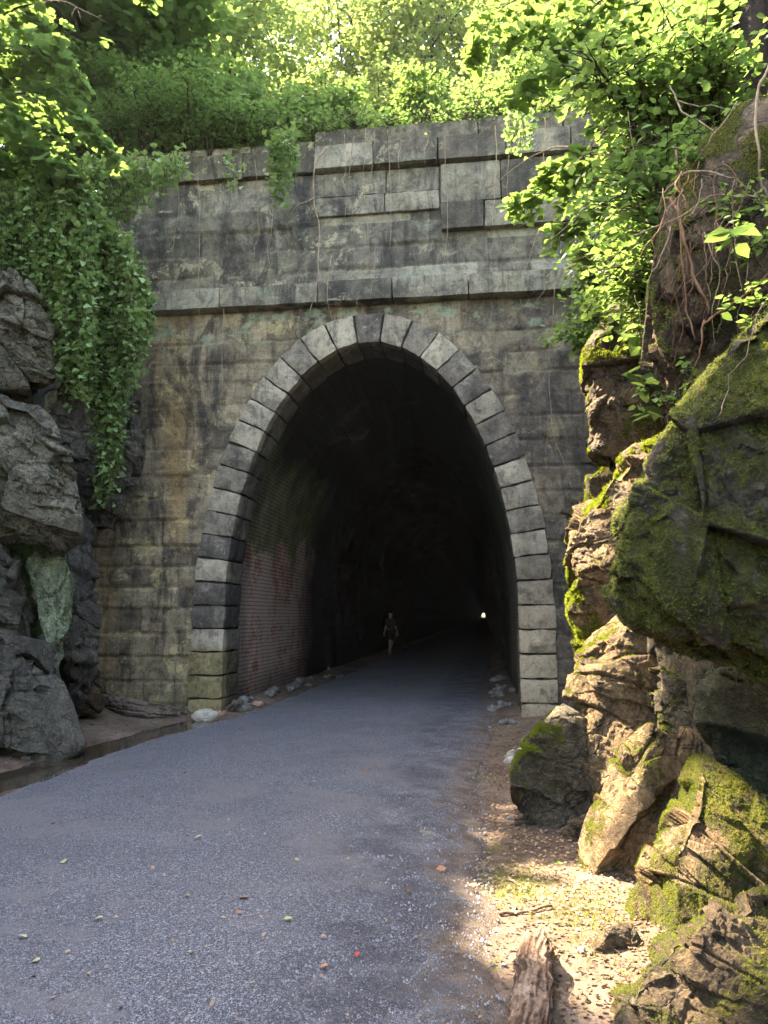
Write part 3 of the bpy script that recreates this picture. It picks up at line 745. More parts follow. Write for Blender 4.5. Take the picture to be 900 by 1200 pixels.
def hexbox(x0, x1, y0, y1, z0, z1, step, seed, rough=0.012, rnd=0.02):
    """one dressed stone: a box with softened, chipped edges"""
    nx, ny, nz = [max(3, int(round((b-a)/step))+1) for a, b in ((x0, x1), (y0, y1), (z0, z1))]
    X, Yy, Z = np.linspace(x0, x1, nx), np.linspace(y0, y1, ny), np.linspace(z0, z1, nz)
    Vs, Fs, o = [], [], 0
    def add(A, B, fn, flip):
        nonlocal o
        a, b = np.meshgrid(A, B, indexing='ij'); V = fn(a.ravel(), b.ravel()); F = grid_faces(len(A), len(B))+o
        Vs.append(V); Fs.append(F[:, ::-1] if flip else F); o += len(V)
    add(X, Z, lambda a, b: np.stack([a, np.full_like(a, y0), b], 1), False)
    add(X, Z, lambda a, b: np.stack([a, np.full_like(a, y1), b], 1), True)
    add(X, Yy, lambda a, b: np.stack([a, b, np.full_like(a, z0)], 1), True)
    add(X, Yy, lambda a, b: np.stack([a, b, np.full_like(a, z1)], 1), False)
    add(Yy, Z, lambda a, b: np.stack([np.full_like(a, x0), a, b], 1), True)
    add(Yy, Z, lambda a, b: np.stack([np.full_like(a, x1), a, b], 1), False)
    V = np.concatenate(Vs); F = np.concatenate(Fs)
    c = np.array([(x0+x1)/2, (y0+y1)/2, (z0+z1)/2]); hs = np.array([(x1-x0)/2, (y1-y0)/2, (z1-z0)/2])
    q = (V-c); inner = np.clip(q, -(hs-rnd), hs-rnd); dv = q-inner; ln = np.linalg.norm(dv, axis=1)[:, None]
    q = inner+dv/np.maximum(ln, 1e-9)*np.minimum(ln, rnd)
    V = c+q
    chip = fbm(V, 6, 4, seed)
    V = V+rough*np.stack([fbm(V, 4, 4, seed+1), fbm(V, 4, 4, seed+2), fbm(V, 4, 4, seed+3)], 1)-0.02*np.clip(chip-.25, 0, 1)[:, None]*np.sign(V-c)
    return V, F
def stones(name, boxes, m, step=0.06, seed=0, **kw):
    Vs, Fs, T, o = [], [], [], 0; r = np.random.default_rng(seed)
    for k, b in enumerate(boxes):
        V, F = hexbox(*b, step, seed+k*7, **kw); Vs.append(V); Fs.append(F+o); T.append(np.full(len(V), r.random())); o += len(V)
    return mesh(name, np.concatenate(Vs), np.concatenate(Fs), m, portal, True, {'tone': ('POINT', np.concatenate(T))})
def run(x0, x1, lens, y0, y1, z0, z1, seed, gap_=0.012):
    r = np.random.default_rng(seed); x = x0; out = []
    while x < x1:
        w = lens[0]+(lens[1]-lens[0])*r.random(); e = min(x+w, x1)
        if x1-e < 0.35: e = x1
        out.append((x+gap_/2, e-gap_/2, y0+r.normal(0, .006), y1, z0+r.normal(0, .003), z1+r.normal(0, .005))); x = e
    return out
masonry('wall', -8.0, 6.4, -0.3, 6.99, 0.40, 0.0, 31, M['wall'], 0.032, True, joint=0.005, bev=0.022, relief=0.012, joint_depth=0.032)
wr_ = empty  # (kept simple: wall core below closes the masonry behind the skin)
stones('string_course', run(-4.5, 4.6, (1.0, 1.9), -0.23, 0.45, 6.99, 7.36, 41), M['upper'], 0.07, 41)
masonry('parapet_wall', -8.0, 6.4, 7.28, 9.52, 0.405, 0.03, 33, M['upper'], 0.035, False, lens=(0.9, 2.0), joint=0.008, bev=0.02, relief=0.016, joint_depth=0.035)
# projecting panel right of centre and the shallow pier left of it
stones('panel', run(1.27, 3.5, (.75, 1.2), -0.12, 0.2, 8.74, 9.46, 43)+run(1.27, 3.5, (0.7, 1.1), -0.12, 0.2, 8.25, 8.735, 44), M['upper'], 0.06, 43)
stones('pier', run(-0.98, 1.25, (1.0, 1.5), -0.05, 0.2, 9.02, 9.46, 45)+run(-0.98, 1.25, (0.9, 1.3), -0.06, 0.2, 8.66, 9.015, 46), M['upper'], 0.06, 45)
stones('coping', run(-8.0, -0.98, (1.3, 2.1), -0.10, 0.75, 9.5, 9.98, 47)+run(-0.98, 6.4, (0.95, 1.25), -0.2, 0.75, 9.5, 9.93, 48), M['upper'], 0.07, 47)
stones('cap_stone', run(-0.98, 6.4, (1.0, 1.9), -0.15, 0.8, 9.94, 10.25, 49)+run(-5.6, -0.99, (1.3, 2.1), -0.06, 0.8, 9.99, 10.12, 50), M['upper'], 0.07, 49)
# core of the wall (closes it behind the facing)
def arch_core():
    th = np.linspace(0, math.pi, 60)
    inner = [(-AO+.1, -0.3)]+[(-(AO-.1)*math.cos(t), ZS+(BO-.1)*math.sin(t)) for t in th]+[(AO-.1, -0.3)]
    outer = [(-8, -0.3)]+[(-8+16*k/59*0.9, 9.4) for k in range(60)]+[(6.4, -0.3)]
    V, F = [], []
    n = len(inner)
    for y in (0.09, 0.5):
        V += [(x, y, z) for x, z in inner]+[(x, y, z) for x, z in outer]
    for k in range(n-1):
        F.append((k, k+1, n+k+1, n+k)); F.append((2*n+k, 3*n+k, 3*n+k+1, 2*n+k+1)); F.append((n+k, n+k+1, 3*n+k+1, 3*n+k))
    return V, F
V, F = arch_core(); mesh('wall_core', V, F, M['mortar'], portal)

# arch stones, each its own mesh
Pi, si = arc_pts(AI, BI); Po, so = arc_pts(AO, BO)
NV = 39
def along(P, s, t): q = t*s[-1]; return np.stack([np.interp(q, s, P[:, 0]), np.interp(q, s, P[:, 1])], 1)
rv = np.random.default_rng(5)
edges = np.linspace(0, 1, NV+1)
def arch_t_outer(t):
    # match inner point to the outer point along the curve normal
    q = along(Pi, si, np.atleast_1d(t)); e = 1e-3
    q2 = along(Pi, si, np.atleast_1d(min(t+e, 1))); q1 = along(Pi, si, np.atleast_1d(max(t-e, 0)))
    tg = (q2-q1)[0]; tg /= np.linalg.norm(tg); nrm = np.array([-tg[1], tg[0]])
    if nrm@(q[0]-np.array([0, 2.2])) < 0: nrm = -nrm
    return q[0], nrm
for k in range(NV):
    ta, tb = edges[k], edges[k+1]
    (a, na), (b, nb) = arch_t_outer(ta), arch_t_outer(tb)
    W0 = 0.60-0.07*math.sin(math.pi*(k+.5)/NV); wd = W0*(1+rv.normal(0, .015))
    A0, B0, A1, B1 = a, b, a+na*wd, b+nb*wd
    yf = -0.055-0.012*rv.random(); L = np.linalg.norm(b-a); gp = 0.011/L
    n1, n2, n3 = 12, 14, 12
    def corner(s_, r_, y_):
        s2 = gp+(1-2*gp)*s_
        lo = A0[None]*(1-s2[:, None])+B0[None]*s2[:, None]; hi = A1[None]*(1-s2[:, None])+B1[None]*s2[:, None]
        q = lo*(1-r_[:, None])+hi*r_[:, None]
        return np.stack([q[:, 0], yf+(0.82-yf)*y_, q[:, 1]], 1)
    Vb, Fb = hexbox(0, L, 0, 0.87, 0, wd, 0.045, 900+k*3, rough=0.0, rnd=0.015)
    V = corner(Vb[:, 0]/L, Vb[:, 2]/wd, Vb[:, 1]/0.87)
    cz = np.array([(A0+B1)[0]/2, 0.38, (A0+B1)[1]/2])
    bulge = (np.minimum(Vb[:, 0], L-Vb[:, 0])/L*2)**.6*(np.minimum(Vb[:, 2], wd-Vb[:, 2])/wd*2)**.6
    V[:, 1] -= np.where(Vb[:, 1] < .05, 0.03*bulge*(0.6+0.6*rv.random()), 0)
    nz = np.stack([fbm(V, 5, 4, k), fbm(V, 5, 4, k+50), fbm(V, 5, 4, k+90)], 1)
    V += 0.022*nz
    V[:, 1] += 0.03*np.clip(fbm(V, 7, 3, k+7)-.2, 0, 1)*2*(Vb[:, 1] < .2)
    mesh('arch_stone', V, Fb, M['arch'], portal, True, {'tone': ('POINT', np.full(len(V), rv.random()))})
# mortar bed behind the joints
tt = np.linspace(0, 1, 160); V = []; 
for t in tt:
    a, n = arch_t_outer(t)
    p1, p2 = a+n*0.035, a+n*(0.585-0.07*math.sin(math.pi*t))
    V += [(p2[0], -0.012, p2[1]), (p1[0], -0.012, p1[1]), (p1[0], 0.84, p1[1])]
F = [(3*i+q, 3*i+3+q, 3*i+4+q, 3*i+1+q) for i in range(159) for q in range(2)]
mesh('mortar', V, F, M['mortar'], portal)

# lining of the bore, straight through the hill to daylight
ly = axis_pts([(0.8, 14, .12), (14, 40, 1.0), (40, 1160, 20)])
Pl, sl = arc_pts(AI+0.05, BI+0.04); nt = 150
q = along(Pl, sl, np.linspace(0, 1, nt)); SS = np.linspace(0, 1, nt)*sl[-1]
Xl = np.repeat(q[:, 0], len(ly)); Zl = np.repeat(q[:, 1], len(ly)); Yl = np.tile(ly, nt); Sl = np.repeat(SS, len(ly))
P3 = np.stack([Xl, Yl, Zl], 1); cen = np.stack([Xl*0, Yl, Xl*0+2.2], 1); nd = P3-cen; nd[:, 1] = 0; nd /= np.linalg.norm(nd, axis=1)[:, None]
rg = 0.02+0.20*np.clip((Yl-7)/3, 0, 1)*(Yl < 60)
P3 = P3+nd*(rg*fbm(P3, 1.3, 4, 61))[:, None]
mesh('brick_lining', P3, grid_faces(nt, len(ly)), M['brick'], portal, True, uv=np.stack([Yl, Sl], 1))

# ================================================================== RIGHT SIDE ROCKS
def cliff(label, name, ctrlX, y0, y1, z1, side, m, seed, moss, step=0.055, amp=0.22):
    ys_ = np.arange(y0, y1, step); zs_ = np.arange(-0.4, z1, step)
    Yc, Zc = [a.ravel() for a in np.meshgrid(ys_, zs_, indexing='ij')]
    Xc = ctrlX(Yc, Zc); V = np.stack([Xc, Yc, Zc], 1)
    A = strata_A((0.3*side, 0.5, 0.8), 1.7)
    o1, t1, e1 = fracture(V, 130, seed, A, .35); o2, t2, e2 = fracture(V, 900, seed+1, A, .4)
    d = amp*o1*.5+t1*1.0+amp*.15*o2+t2*.9-amp*.4*np.exp(-(e1/.05)**2)-amp*.12*np.exp(-(e2/.03)**2)+amp*.9*fbm(V, .8, 5, seed)
    d = np.clip(d, -.5, .5)
    V[:, 0] -= side*d; V[:, 2] += d*.15
    F = grid_faces(len(ys_), len(zs_))
    T = np.concatenate([F[:, :3], F[:, [0, 2, 3]]]); N = vnormals(V, T)
    if side > 0: F = F[:, ::-1]
    N = N*np.sign(-side*N[:, 0:1].mean())
    mo = np.clip(0.5+N[:, 2]*.55+fbm(V, 1.1, 4, seed+4)*.8-(1-moss), 0, 1)
    o = mesh(name, V, F, m, None, True, {'moss': ('POINT', mo)}, origin=(ctrlX(np.array([y0]), np.array([0.]))[0], (y0+y1)/2, 0)); tag(o, label, 'cliff')
    return o
cliff('tall shaded rock face of the cut behind the mossy boulders', 'rock_cliff', lambda y, z: 3.75+np.interp(z, [0, 3, 5, 7, 10], [0, .15, .6, 1.2, 3.0])+0.25*np.sin(y*1.3)-0.25*np.clip((y+3)/3, 0, 1), -13.5, 0.2, 9.6, 1, M['rock_dark'], 301, .45)
cliff('dark wet rock face of the cut opposite the mossy boulders', 'rock_cliff', lambda y, z: -4.5-np.interp(z, [0, 3, 5, 7, 10], [0, .25, .7, 1.5, 3.4])-0.75*np.clip((y+3.6)/1.2, 0, 1)+.3*np.clip((-5-y)/3, 0, 1)+0.2*np.sin(y*1.7), -13.5, 0.2, 9.2, -1, M['rock_wet'], 302, .25)

TH_ = 0
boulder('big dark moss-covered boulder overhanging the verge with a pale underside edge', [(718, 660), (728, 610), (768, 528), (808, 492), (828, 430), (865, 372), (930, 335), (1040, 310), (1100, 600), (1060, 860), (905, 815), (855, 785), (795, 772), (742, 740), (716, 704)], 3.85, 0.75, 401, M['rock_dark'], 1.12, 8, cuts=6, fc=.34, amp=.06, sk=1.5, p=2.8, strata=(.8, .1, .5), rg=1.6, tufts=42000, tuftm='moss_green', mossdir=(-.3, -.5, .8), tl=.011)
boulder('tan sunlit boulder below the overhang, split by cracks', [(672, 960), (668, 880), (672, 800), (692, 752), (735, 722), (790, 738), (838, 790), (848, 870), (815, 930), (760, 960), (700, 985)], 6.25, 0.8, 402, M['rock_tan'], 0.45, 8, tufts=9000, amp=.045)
boulder('dark mossy boulder filling the gap between the tan boulder and the green shaded rock', [(768, 742), (820, 745), (868, 770), (866, 880), (835, 925), (790, 940), (768, 860)], 5.5, 0.45, 416, M['rock_dark'], 0.85, 7, tufts=5000, tl=.01)
boulder('low green mossy boulder at the edge of the dirt verge beside the arch foot', [(606, 965), (607, 900), (630, 850), (660, 818), (690, 850), (705, 920), (690, 980), (640, 1000)], 6.1, 0.5, 403, M['rock_dark'], 0.58, 7, tufts=6000, mossdir=(-.6, -.3, .7))
boulder('brown slanting boulder between the tan boulder and the bright mossy slab', [(680, 1020), (695, 965), (722, 890), (765, 850), (850, 870), (860, 960), (800, 1040), (745, 1062), (700, 1060)], 4.95, 0.45, 404, M['rock_tan'], 0.58, 8, tufts=6000, tl=.008, fc=.6, cuts=14, p=3, amp=.06, strata=(-.8, 0, .6))
boulder('steep wedge of rock with bright yellow moss down its sunlit edge', [(817, 882), (862, 915), (915, 975), (960, 1060), (960, 1180), (840, 1200), (738, 1165), (726, 1110), (746, 1045), (782, 955)], 4.1, 0.42, 405, M['rock_tan'], 0.84, 8, tufts=16000, tl=.008, amp=.035, mossdir=(-.9, -.1, .5), strata=(.7, 0, .7))
boulder('grey and mossy rock mass in the lowest right corner of the verge', [(722, 1190), (745, 1130), (800, 1088), (860, 1050), (1010, 1000), (1060, 1200), (1030, 1420), (740, 1420), (706, 1270)], 3.1, 0.5, 406, M['rock_earth'], 1.0, 8, tufts=16000, fc=.45, tl=.008)
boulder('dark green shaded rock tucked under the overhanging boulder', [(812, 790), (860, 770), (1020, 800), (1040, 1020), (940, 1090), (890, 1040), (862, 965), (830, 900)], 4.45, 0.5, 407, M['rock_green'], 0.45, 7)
boulder('upright rock pillar with a glowing moss rim next to the portal', [(695, 400), (720, 362), (760, 355), (800, 400), (812, 520), (790, 620), (730, 640), (695, 600), (700, 520), (688, 450)], 8.3, 0.7, 408, M['rock_earth'], 0.8, 8, tufts=9000, mossdir=(-.95, .1, .45), tl=.02)
boulder('rounded reddish rock with yellow moss strands above the tan boulder', [(664, 660), (672, 610), (700, 575), (740, 530), (800, 520), (835, 600), (820, 720), (780, 770), (720, 790), (682, 760), (668, 720)], 7.2, 0.8, 409, M['rock_tan'], 0.74, 8, tufts=12000, mossdir=(-.95, .1, .45), tl=.02)
boulder('narrow dark mossy rock squeezed against the portal wall', [(665, 640), (668, 600), (682, 600), (700, 640), (702, 720), (690, 760), (672, 740)], 8.6, 0.4, 410, M['rock_dark'], 0.8, 6, tufts=3000, mossdir=(-.7, -.4, .6), tuftm='moss_green')
boulder('brown earthy bank of rock laced with roots high above the overhang', [(762, 440), (778, 330), (792, 260), (808, 215), (842, 165), (880, 135), (960, 100), (1060, 80), (1080, 420), (1000, 560), (880, 560), (790, 510)], 4.9, 0.8, 411, M['rock_earth'], 0.9, 8, tufts=14000, tuftm='moss_green', fc=.42, amp=.09, cuts=3, sk=1.3, strata=(.5, .5, .7))
boulder('grey flat-sided stone wedged upright between the pillar and the overhang', [(790, 440), (812, 395), (838, 380), (846, 450), (822, 500), (795, 505)], 4.9, 0.16, 412, M['rock_grey'], 0.2, 6, p=4)
boulder('small brown shadowed rock standing on the sunlit leaf litter', [(692, 1110), (712, 1090), (738, 1082), (752, 1105), (745, 1138), (705, 1136), (688, 1124)], 3.72, 0.12, 413, M['rock_earth'], 0.1, 6, cat='rock', name='rock')
boulder('flat pale stone lying at the foot of the low mossy boulder', [(589, 893), (597, 880), (612, 877), (613, 894), (600, 898)], 8.6, 0.25, 414, M['stone_pale'], 0.0, 5, cat='stone', name='flat_stone')
boulder('jumble of brown stones under the low mossy boulder', [(652, 985), (668, 962), (700, 950), (712, 985), (690, 1000), (662, 1000)], 5.55, 0.2, 415, M['rock_earth'], 0.3, 6, cat='rock', name='rock')

# ================================================================== LEFT SIDE ROCKS
boulder('pale lichen-spotted boulder bulging from the rock face below the ivy', [(-90, 450), (0, 452), (45, 462), (74, 488), (80, 560), (90, 630), (62, 648), (25, 650), (-90, 660)], 9.7, 0.9, 421, M['rock_grey'], 0.35, 8, amp=.06, fc=.6, cuts=14)
boulder('grey-brown boulder in the middle of the left rock pile', [(-90, 640), (0, 640), (32, 660), (50, 720), (62, 790), (30, 800), (-90, 800)], 9.6, 0.8, 422, M['rock_wet'], 0.3, 7, fc=.7, cuts=14, p=3)
boulder('dark wet angular boulder standing in the dirt beside the ditch', [(-90, 770), (0, 768), (40, 775), (62, 792), (78, 830), (92, 875), (40, 900), (0, 915), (-90, 960)], 9.15, 0.8, 423, M['rock_wet'], 0.15, 8, amp=.05, cuts=18, p=3.2, fc=.7)
boulder('recessed rock face streaked with pale green mineral stain', [(22, 642), (74, 640), (84, 680), (80, 740), (66, 810), (55, 770), (40, 700)], 10.0, 0.35, 424, M['rock_stain'], -0.3, 7, strata=(1, 0, .2), sk=3)
boulder('dark fractured rock in the shaded corner next to the portal', [(62, 700), (72, 610), (98, 590), (112, 640), (112, 740), (108, 810), (92, 842), (70, 840)], 11.2, 0.6, 425, M['rock_wet'], 0.12, 7, amp=.09)
boulder('mossy brown rock shoulder at the top of the left rock face', [(-90, 320), (0, 318), (40, 335), (62, 380), (60, 440), (40, 470), (-90, 470)], 10.6, 0.8, 426, M['rock_grey'], 0.75, 8, p=3.2, fc=.8, cuts=14)
boulder('dark reddish rock clinging to the portal wall behind the ivy tip', [(98, 640), (92, 560), (105, 470), (140, 440), (168, 470), (168, 530), (150, 590), (122, 630)], 12.3, 0.4, 427, M['rock_wet'], 0.15, 7, amp=.08)
boulder('dark rock rising in the crevice behind the lichen-spotted boulder', [(70, 620), (66, 540), (68, 440), (90, 380), (125, 380), (130, 470), (112, 560), (105, 620)], 11.7, 0.6, 428, M['rock_wet'], 0.3, 7, amp=.08)
boulder('brown sloping stone leaning at the foot of the dark crevice', [(88, 800), (96, 765), (108, 775), (125, 812), (118, 838), (95, 835)], 11.6, 0.3, 429, M['rock_earth'], 0.1, 6, cat='rock', name='rock')

# ------------------------------------------------------------------ where the sun gets through
for (u, v, d, r_) in [(640, 1060, 4.3, .22), (690, 1060, 4.25, .3), (700, 1100, 3.9, .28), (660, 1110, 3.8, .2), (620, 1130, 3.6, .10), (725, 1150, 3.55, .22), (650, 1020, 4.8, .10),
                      (790, 960, 4.1, .24), (760, 1040, 4.0, .24), (815, 900, 4.1, .10), (800, 1090, 3.8, .12), (780, 1130, 3.5, .18), (740, 930, 4.9, .28), (720, 1000, 4.7, .2),
                      (700, 780, 6.0, .38), (735, 800, 6.0, .38), (680, 830, 5.9, .24), (760, 870, 5.8, .26), (740, 740, 6.2, .26), (720, 880, 5.8, .2),
                      (694, 430, 8.2, .28), (692, 500, 8.2, .28), (715, 380, 8.3, .3), (700, 560, 8.1, .3), (735, 520, 7.2, .3), (672, 620, 7.1, .3), (668, 690, 7.1, .28), (700, 600, 7.1, .3), (720, 660, 7.0, .2), (850, 420, 3.7, .05), (825, 500, 3.6, .06), (770, 560, 3.7, .06),
                      (740, 620, 3.8, .10), (800, 1110, 3.2, .16), (850, 1075, 3.1, .10), (765, 1150, 3.1, .12), (600, 245, 6.6, .3), (640, 240, 6.4, .3), (690, 160, 6.4, .4), (745, 60, 6, .5), (840, 30, 5, .4),
                      (860, 280, 3.6, .14), (760, 420, 5.0, .12), (770, 300, 5.2, .2), (585, 95, 6.5, .3), (650, 60, 6.5, .3),
                      (60, 60, 11.1, .6), (100, 140, 11, .4), (20, 110, 11.1, .5)]:
    gap(W(u, v, d), r_)

# ================================================================== TREES AND SHRUBS
# shrubs along the top of the portal
tops = [(-7.6, 1.4, 2.6, .9), (-6.4, .9, 2.2, .9), (-5.2, 1.2, 1.9, .9), (-4.2, 1.0, 1.7, .8), (-3.1, 1.5, 2.2, .9), (-2.2, 1.0, 1.5, .8), (-1.2, 1.6, 2.0, .8), (-.3, 1.1, 1.2, .6),
        (.8, 1.7, 1.6, .7), (1.8, 1.3, 1.1, .6), (2.7, 1.8, 1.9, .8), (3.8, 1.1, 1.7, .8), (4.8, 1.5, 2.2, .9)]
extra = [(-8.6, 2.8, 3.2), (-7.2, 2.9, 3.0), (-5.9, 2.6, 2.8), (-4.7, 2.9, 2.8), (-3.4, 2.8, 2.5), (-6.6, 4.0, 3.6)]
desc = ['bushy dark green shrub at the far left end of the parapet', 'dense shrub spilling over the left parapet corner', 'leafy shrub behind the left end of the parapet', 'green shrub above the left half of the parapet',
        'tall dark shrub above the left half of the parapet', 'low shrub hanging over the coping left of centre', 'slender-stemmed shrub standing behind the coping left of the crown', 'small shrub directly above the arch crown',
        'thin-stemmed bright shrub just right of the arch crown', 'low shrub above the projecting panel', 'tall shrub behind the projecting panel', 'shrub at the right end of the coping', 'shrub where the coping meets the right bank']
for k, ((x, y, h, w), ds) in enumerate(zip(tops, desc)):
    z = hill_z(np.array([x]), np.array([y]))[0]
    shrub(ds, (x, y, z), h, w, 9, 5200, .085, M['leaf_shrub'] if x < 0 else M['leaf_bright'], 500+k)
de = ['at the far left behind the parapet end', 'second from the left behind the parapet end', 'just behind the left corner of the parapet', 'behind the left quarter of the parapet', 'behind the parapet halfway to the arch crown', 'tallest of those behind the left parapet corner']
for k, ((x, y, h), ds) in enumerate(zip(extra, de)):
    z = hill_z(np.array([x]), np.array([y]))[0]
    shrub('dense leafy thicket '+ds, (x, y, z), h, 1.2, 10, 5600, .10, M['leaf_shrub'], 520+k, name='thicket_shrub')
cpx = [-6.6, -5.7, -4.9, -4.2, -3.5, -2.9, -2.3, -1.6, -1.0, -.3, .4, 1.1, 1.9, 2.6, 3.2, 3.9]
cpd = ['over the far left end of the wall', 'second from the left end of the wall', 'third from the left end of the wall', 'over the left corner where the ivy begins', 'beside the left ivy corner', 'left of the fern-like creeper', 'just left of the wispy creeper',
       'beside the fern-like creeper', 'at the head of the thick pale vine', 'left of the arch crown', 'above the arch crown', 'at the left corner of the projecting panel', 'above the middle of the projecting panel', 'beside the right creeper tuft', 'over the right end of the projecting panel', 'where the coping disappears into the right shrubs']
for k, (x, ds) in enumerate(zip(cpx, cpd)):
    h = 1.0 if x < -2.5 else .45+.15*math.sin(k*2.3)
    shrub('small weed clump rooted on the coping '+ds, (x+.1*math.sin(k*5), .12, 10.1), h, 0.85 if x < -2 else .42, 9, 2200 if x < -2 else 420, .07, M['leaf_shrub'], 800+k, cat='plant', name='coping_plant', lean=(0, -.75 if x < -2.5 else -.4), group=None)
# second rank, up the slope
rank2 = [(-9, 5, 3.4), (-6.2, 4.2, 3.2), (-4.4, 5.2, 3.6), (-2.4, 4.2, 2.8), (-.6, 5.4, 3.0), (1.0, 4.4, 2.4), (2.8, 5.2, 3.0), (4.6, 4.2, 3.2), (6.6, 5.2, 3.6)]
d2 = ['at the far left of the slope', 'above the parapet corner', 'left of the wall centre', 'between the arch crown and the left corner', 'above and left of the arch crown', 'above the arch crown', 'above the projecting panel', 'above the coping end', 'at the far right of the slope']
for k, ((x, y, h), ds) in enumerate(zip(rank2, d2)):
    z = hill_z(np.array([x]), np.array([y]))[0]
    shrub('thicket shrub half way up the wooded slope '+ds, (x, y, z), h, 1.5, 10, 5200, .11, M['leaf_far'] if -3 < x < 4 else M['leaf_shrub'], 540+k, name='thicket_shrub', lean=(0, -.1))
# forest trees above
ft = [(-12, 4, 9), (-9, 9, 10), (-5.6, 8, 9), (-2.5, 11, 9), (0.6, 9, 8), (3.4, 12, 10), (6, 8, 9), (9, 11, 10), (-7, 15, 12), (-1, 17, 12), (5, 18, 12)]
d3 = ['leftmost tall tree of the wooded slope', 'tall tree behind the left thicket', 'tree rising over the left parapet', 'tree with a pale bright crown left of the wall centre', 'slim tree whose crown glows yellow above the arch', 'tree with bright foliage right of the wall centre',
      'tree over the right end of the portal', 'rightmost tall tree of the wooded slope', 'distant tall tree higher up the slope on the left', 'distant tall tree highest above the arch', 'distant tall tree higher up the slope on the right']
for k, ((x, y, h), ds) in enumerate(zip(ft, d3)):
    z = hill_z(np.array([x]), np.array([y]))[0]
    tree(ds, (x, y, z), (x+.4, y-.3, z+h*.8), (x, y-.4, z+h*.55), (2.3, 2.0, h*.42), 150, 60, .16, M['leaf_far'], 600+k, trunk_r=.13)
# trees added on the left bank, mostly out of view, to shade the road
bt = [((-10.5, -5.5), (-8.6, -4.6, 15.6), (-8.0, -4.2, 14.8), 'wide leafy tree added at the edge of the left bank to shade the road'), ((-11, 1.0), (-9, .8, 16.6), (-8.2, 1.2, 15.6), 'wide leafy shade tree added on the left bank level with the portal'),
      ((-10.5, -11), (-8.6, -10.4, 15.4), (-7.6, -9.6, 14.8), 'wide leafy shade tree added on the left bank beside the near end of the road'), ((-16, -6), (-14.6, -5, 18), (-14.4, -4.6, 17), 'tall leafy shade tree added farther back on the left bank'),
      ((-16, 1.5), (-14.8, 1.6, 18.5), (-14.4, 2.0, 17.6), 'tall leafy shade tree added farther back on the left bank above the portal')]
for k, (b_, t_, c_, lb_) in enumerate(bt):
    z = hill_z(np.array([b_[0]]), np.array([b_[1]]))[0]
    tree(lb_, (b_[0], b_[1], z), t_, c_, (4.2, 3.9, 2.2), 720, 60, .25, M['leaf_maple'], 651+k, trunk_r=.28, clump_r=.48, bark='bark_dark', nlimb=60, tilt=.35, name='shade_tree')

# near maple boughs at the top left
lt = empty('maple_tree', (-7.6, -3.6, 8.2), 'maple tree on the left bank with bright boughs reaching into the top left corner', 'tree')
tubes('trunk', [(smooth_path([(-7.6, -3.6, 7.4), (-7.5, -3.4, 10), (-7.2, -3.2, 13.5)], 12, .1, 3), np.linspace(.16, .08, 12)),
                (smooth_path([(-7.55, -3.5, 8.8), (-7.0, -3.0, 9.2), W(-50, 120, 11.3)], 12, .08, 4), np.linspace(.07, .03, 12)),
                (smooth_path([(-7.5, -3.4, 10.0), (-7.0, -3.0, 10.4), W(-50, 20, 11.3)], 12, .08, 5), np.linspace(.07, .03, 12))], M['bark_dark'], lt, 8)
lp = [[(-60, 130), (10, 110), (70, 120), (125, 170)], [(-60, 40), (20, 10), (80, 5), (130, 30)], [(-60, 90), (0, 60), (60, 55), (105, 95)], [(-60, 200), (0, 190), (50, 200), (90, 240)], [(-60, 10), (20, -30), (90, -40), (160, -20)], [(-60, 160), (0, 140), (40, 160), (80, 200)]]
for k, pp in enumerate(lp):
    leafy_branch('', [W(u, v, 11.1+.35*math.sin(k*2.1)-.004*u) for u, v in pp], .02, 34, .7, 10, .15, M['leaf_maple'], 660+k, docarve='rocks', parent=lt, shape='maple', stemname='bough', leafname='leaves')

# shrubs on the left bank
lb = [(-5.9, -1.0, 7.3, 1.6), (-6.6, -2.6, 7.6, 1.8), (-6.3, -.4, 8.6, 2.0), (-7.4, -1.6, 8.8, 2.2), (-6.8, -4.4, 7.8, 1.6)]
db = ['ivy-draped shrub on the left bank right above the hanging ivy', 'round shrub on the left bank over the mossy rock shoulder', 'shrub at the top of the left bank touching the parapet', 'tall shrub on the left bank behind the ivy', 'shrub on the left bank under the maple boughs']
for k, ((x, y, z, h), ds) in enumerate(zip(lb, db)):
    shrub(ds, (x, y, z-.4), h, 1.0, 9, 5200, .085, M['leaf_shrub'], 700+k)

# ivy curtain: three clumps of hanging strands
def ivy(label, u0, u1, vtop, vend, d0, n, seed, size=.08):
    r = np.random.default_rng(seed); root = empty('hanging_ivy', W((u0+u1)/2, vtop(u0), d0), label, 'ivy')
    paths, P = [], []
    for i in range(n):
        u = u0+(u1-u0)*r.random(); v0 = vtop(u)+r.normal(0, 8); ve = vend(u)-(r.random()**1.5)*(vend(u)-v0)*.6
        d = d0+r.normal(0, .18); L = max(3, int((ve-v0)/3))
        uu = u+np.cumsum(r.normal(0, .8, L)); vv = np.linspace(v0, ve, L); dd = d-np.clip((vv-v0)/200, 0, 1)*.1
        pts = np.array([W(a, b, c) for a, b, c in zip(uu, vv, dd)])
        paths.append((pts, np.full(L, .004)))
        for q in pts[::1]:
            P.append(q+r.normal(0, [.05, .05, .02]))
    tubes('stem', paths, M['bark'], root, 4)
    P = np.array(P); leaves('foliage', P, size, M['leaf_ivy'], root, 'maple', tilt=.7, droop=.9, seed=seed, az=np.full(len(P), -math.pi/2), docarve=False)
ivy('broad green ivy curtain hanging over the upper left rock face', -40, 110, lambda u: 225, lambda u: np.interp(u, [-40, 0, 60, 80, 95, 110], [330, 380, 400, 450, 490, 430]), 10.9, 185, 720)
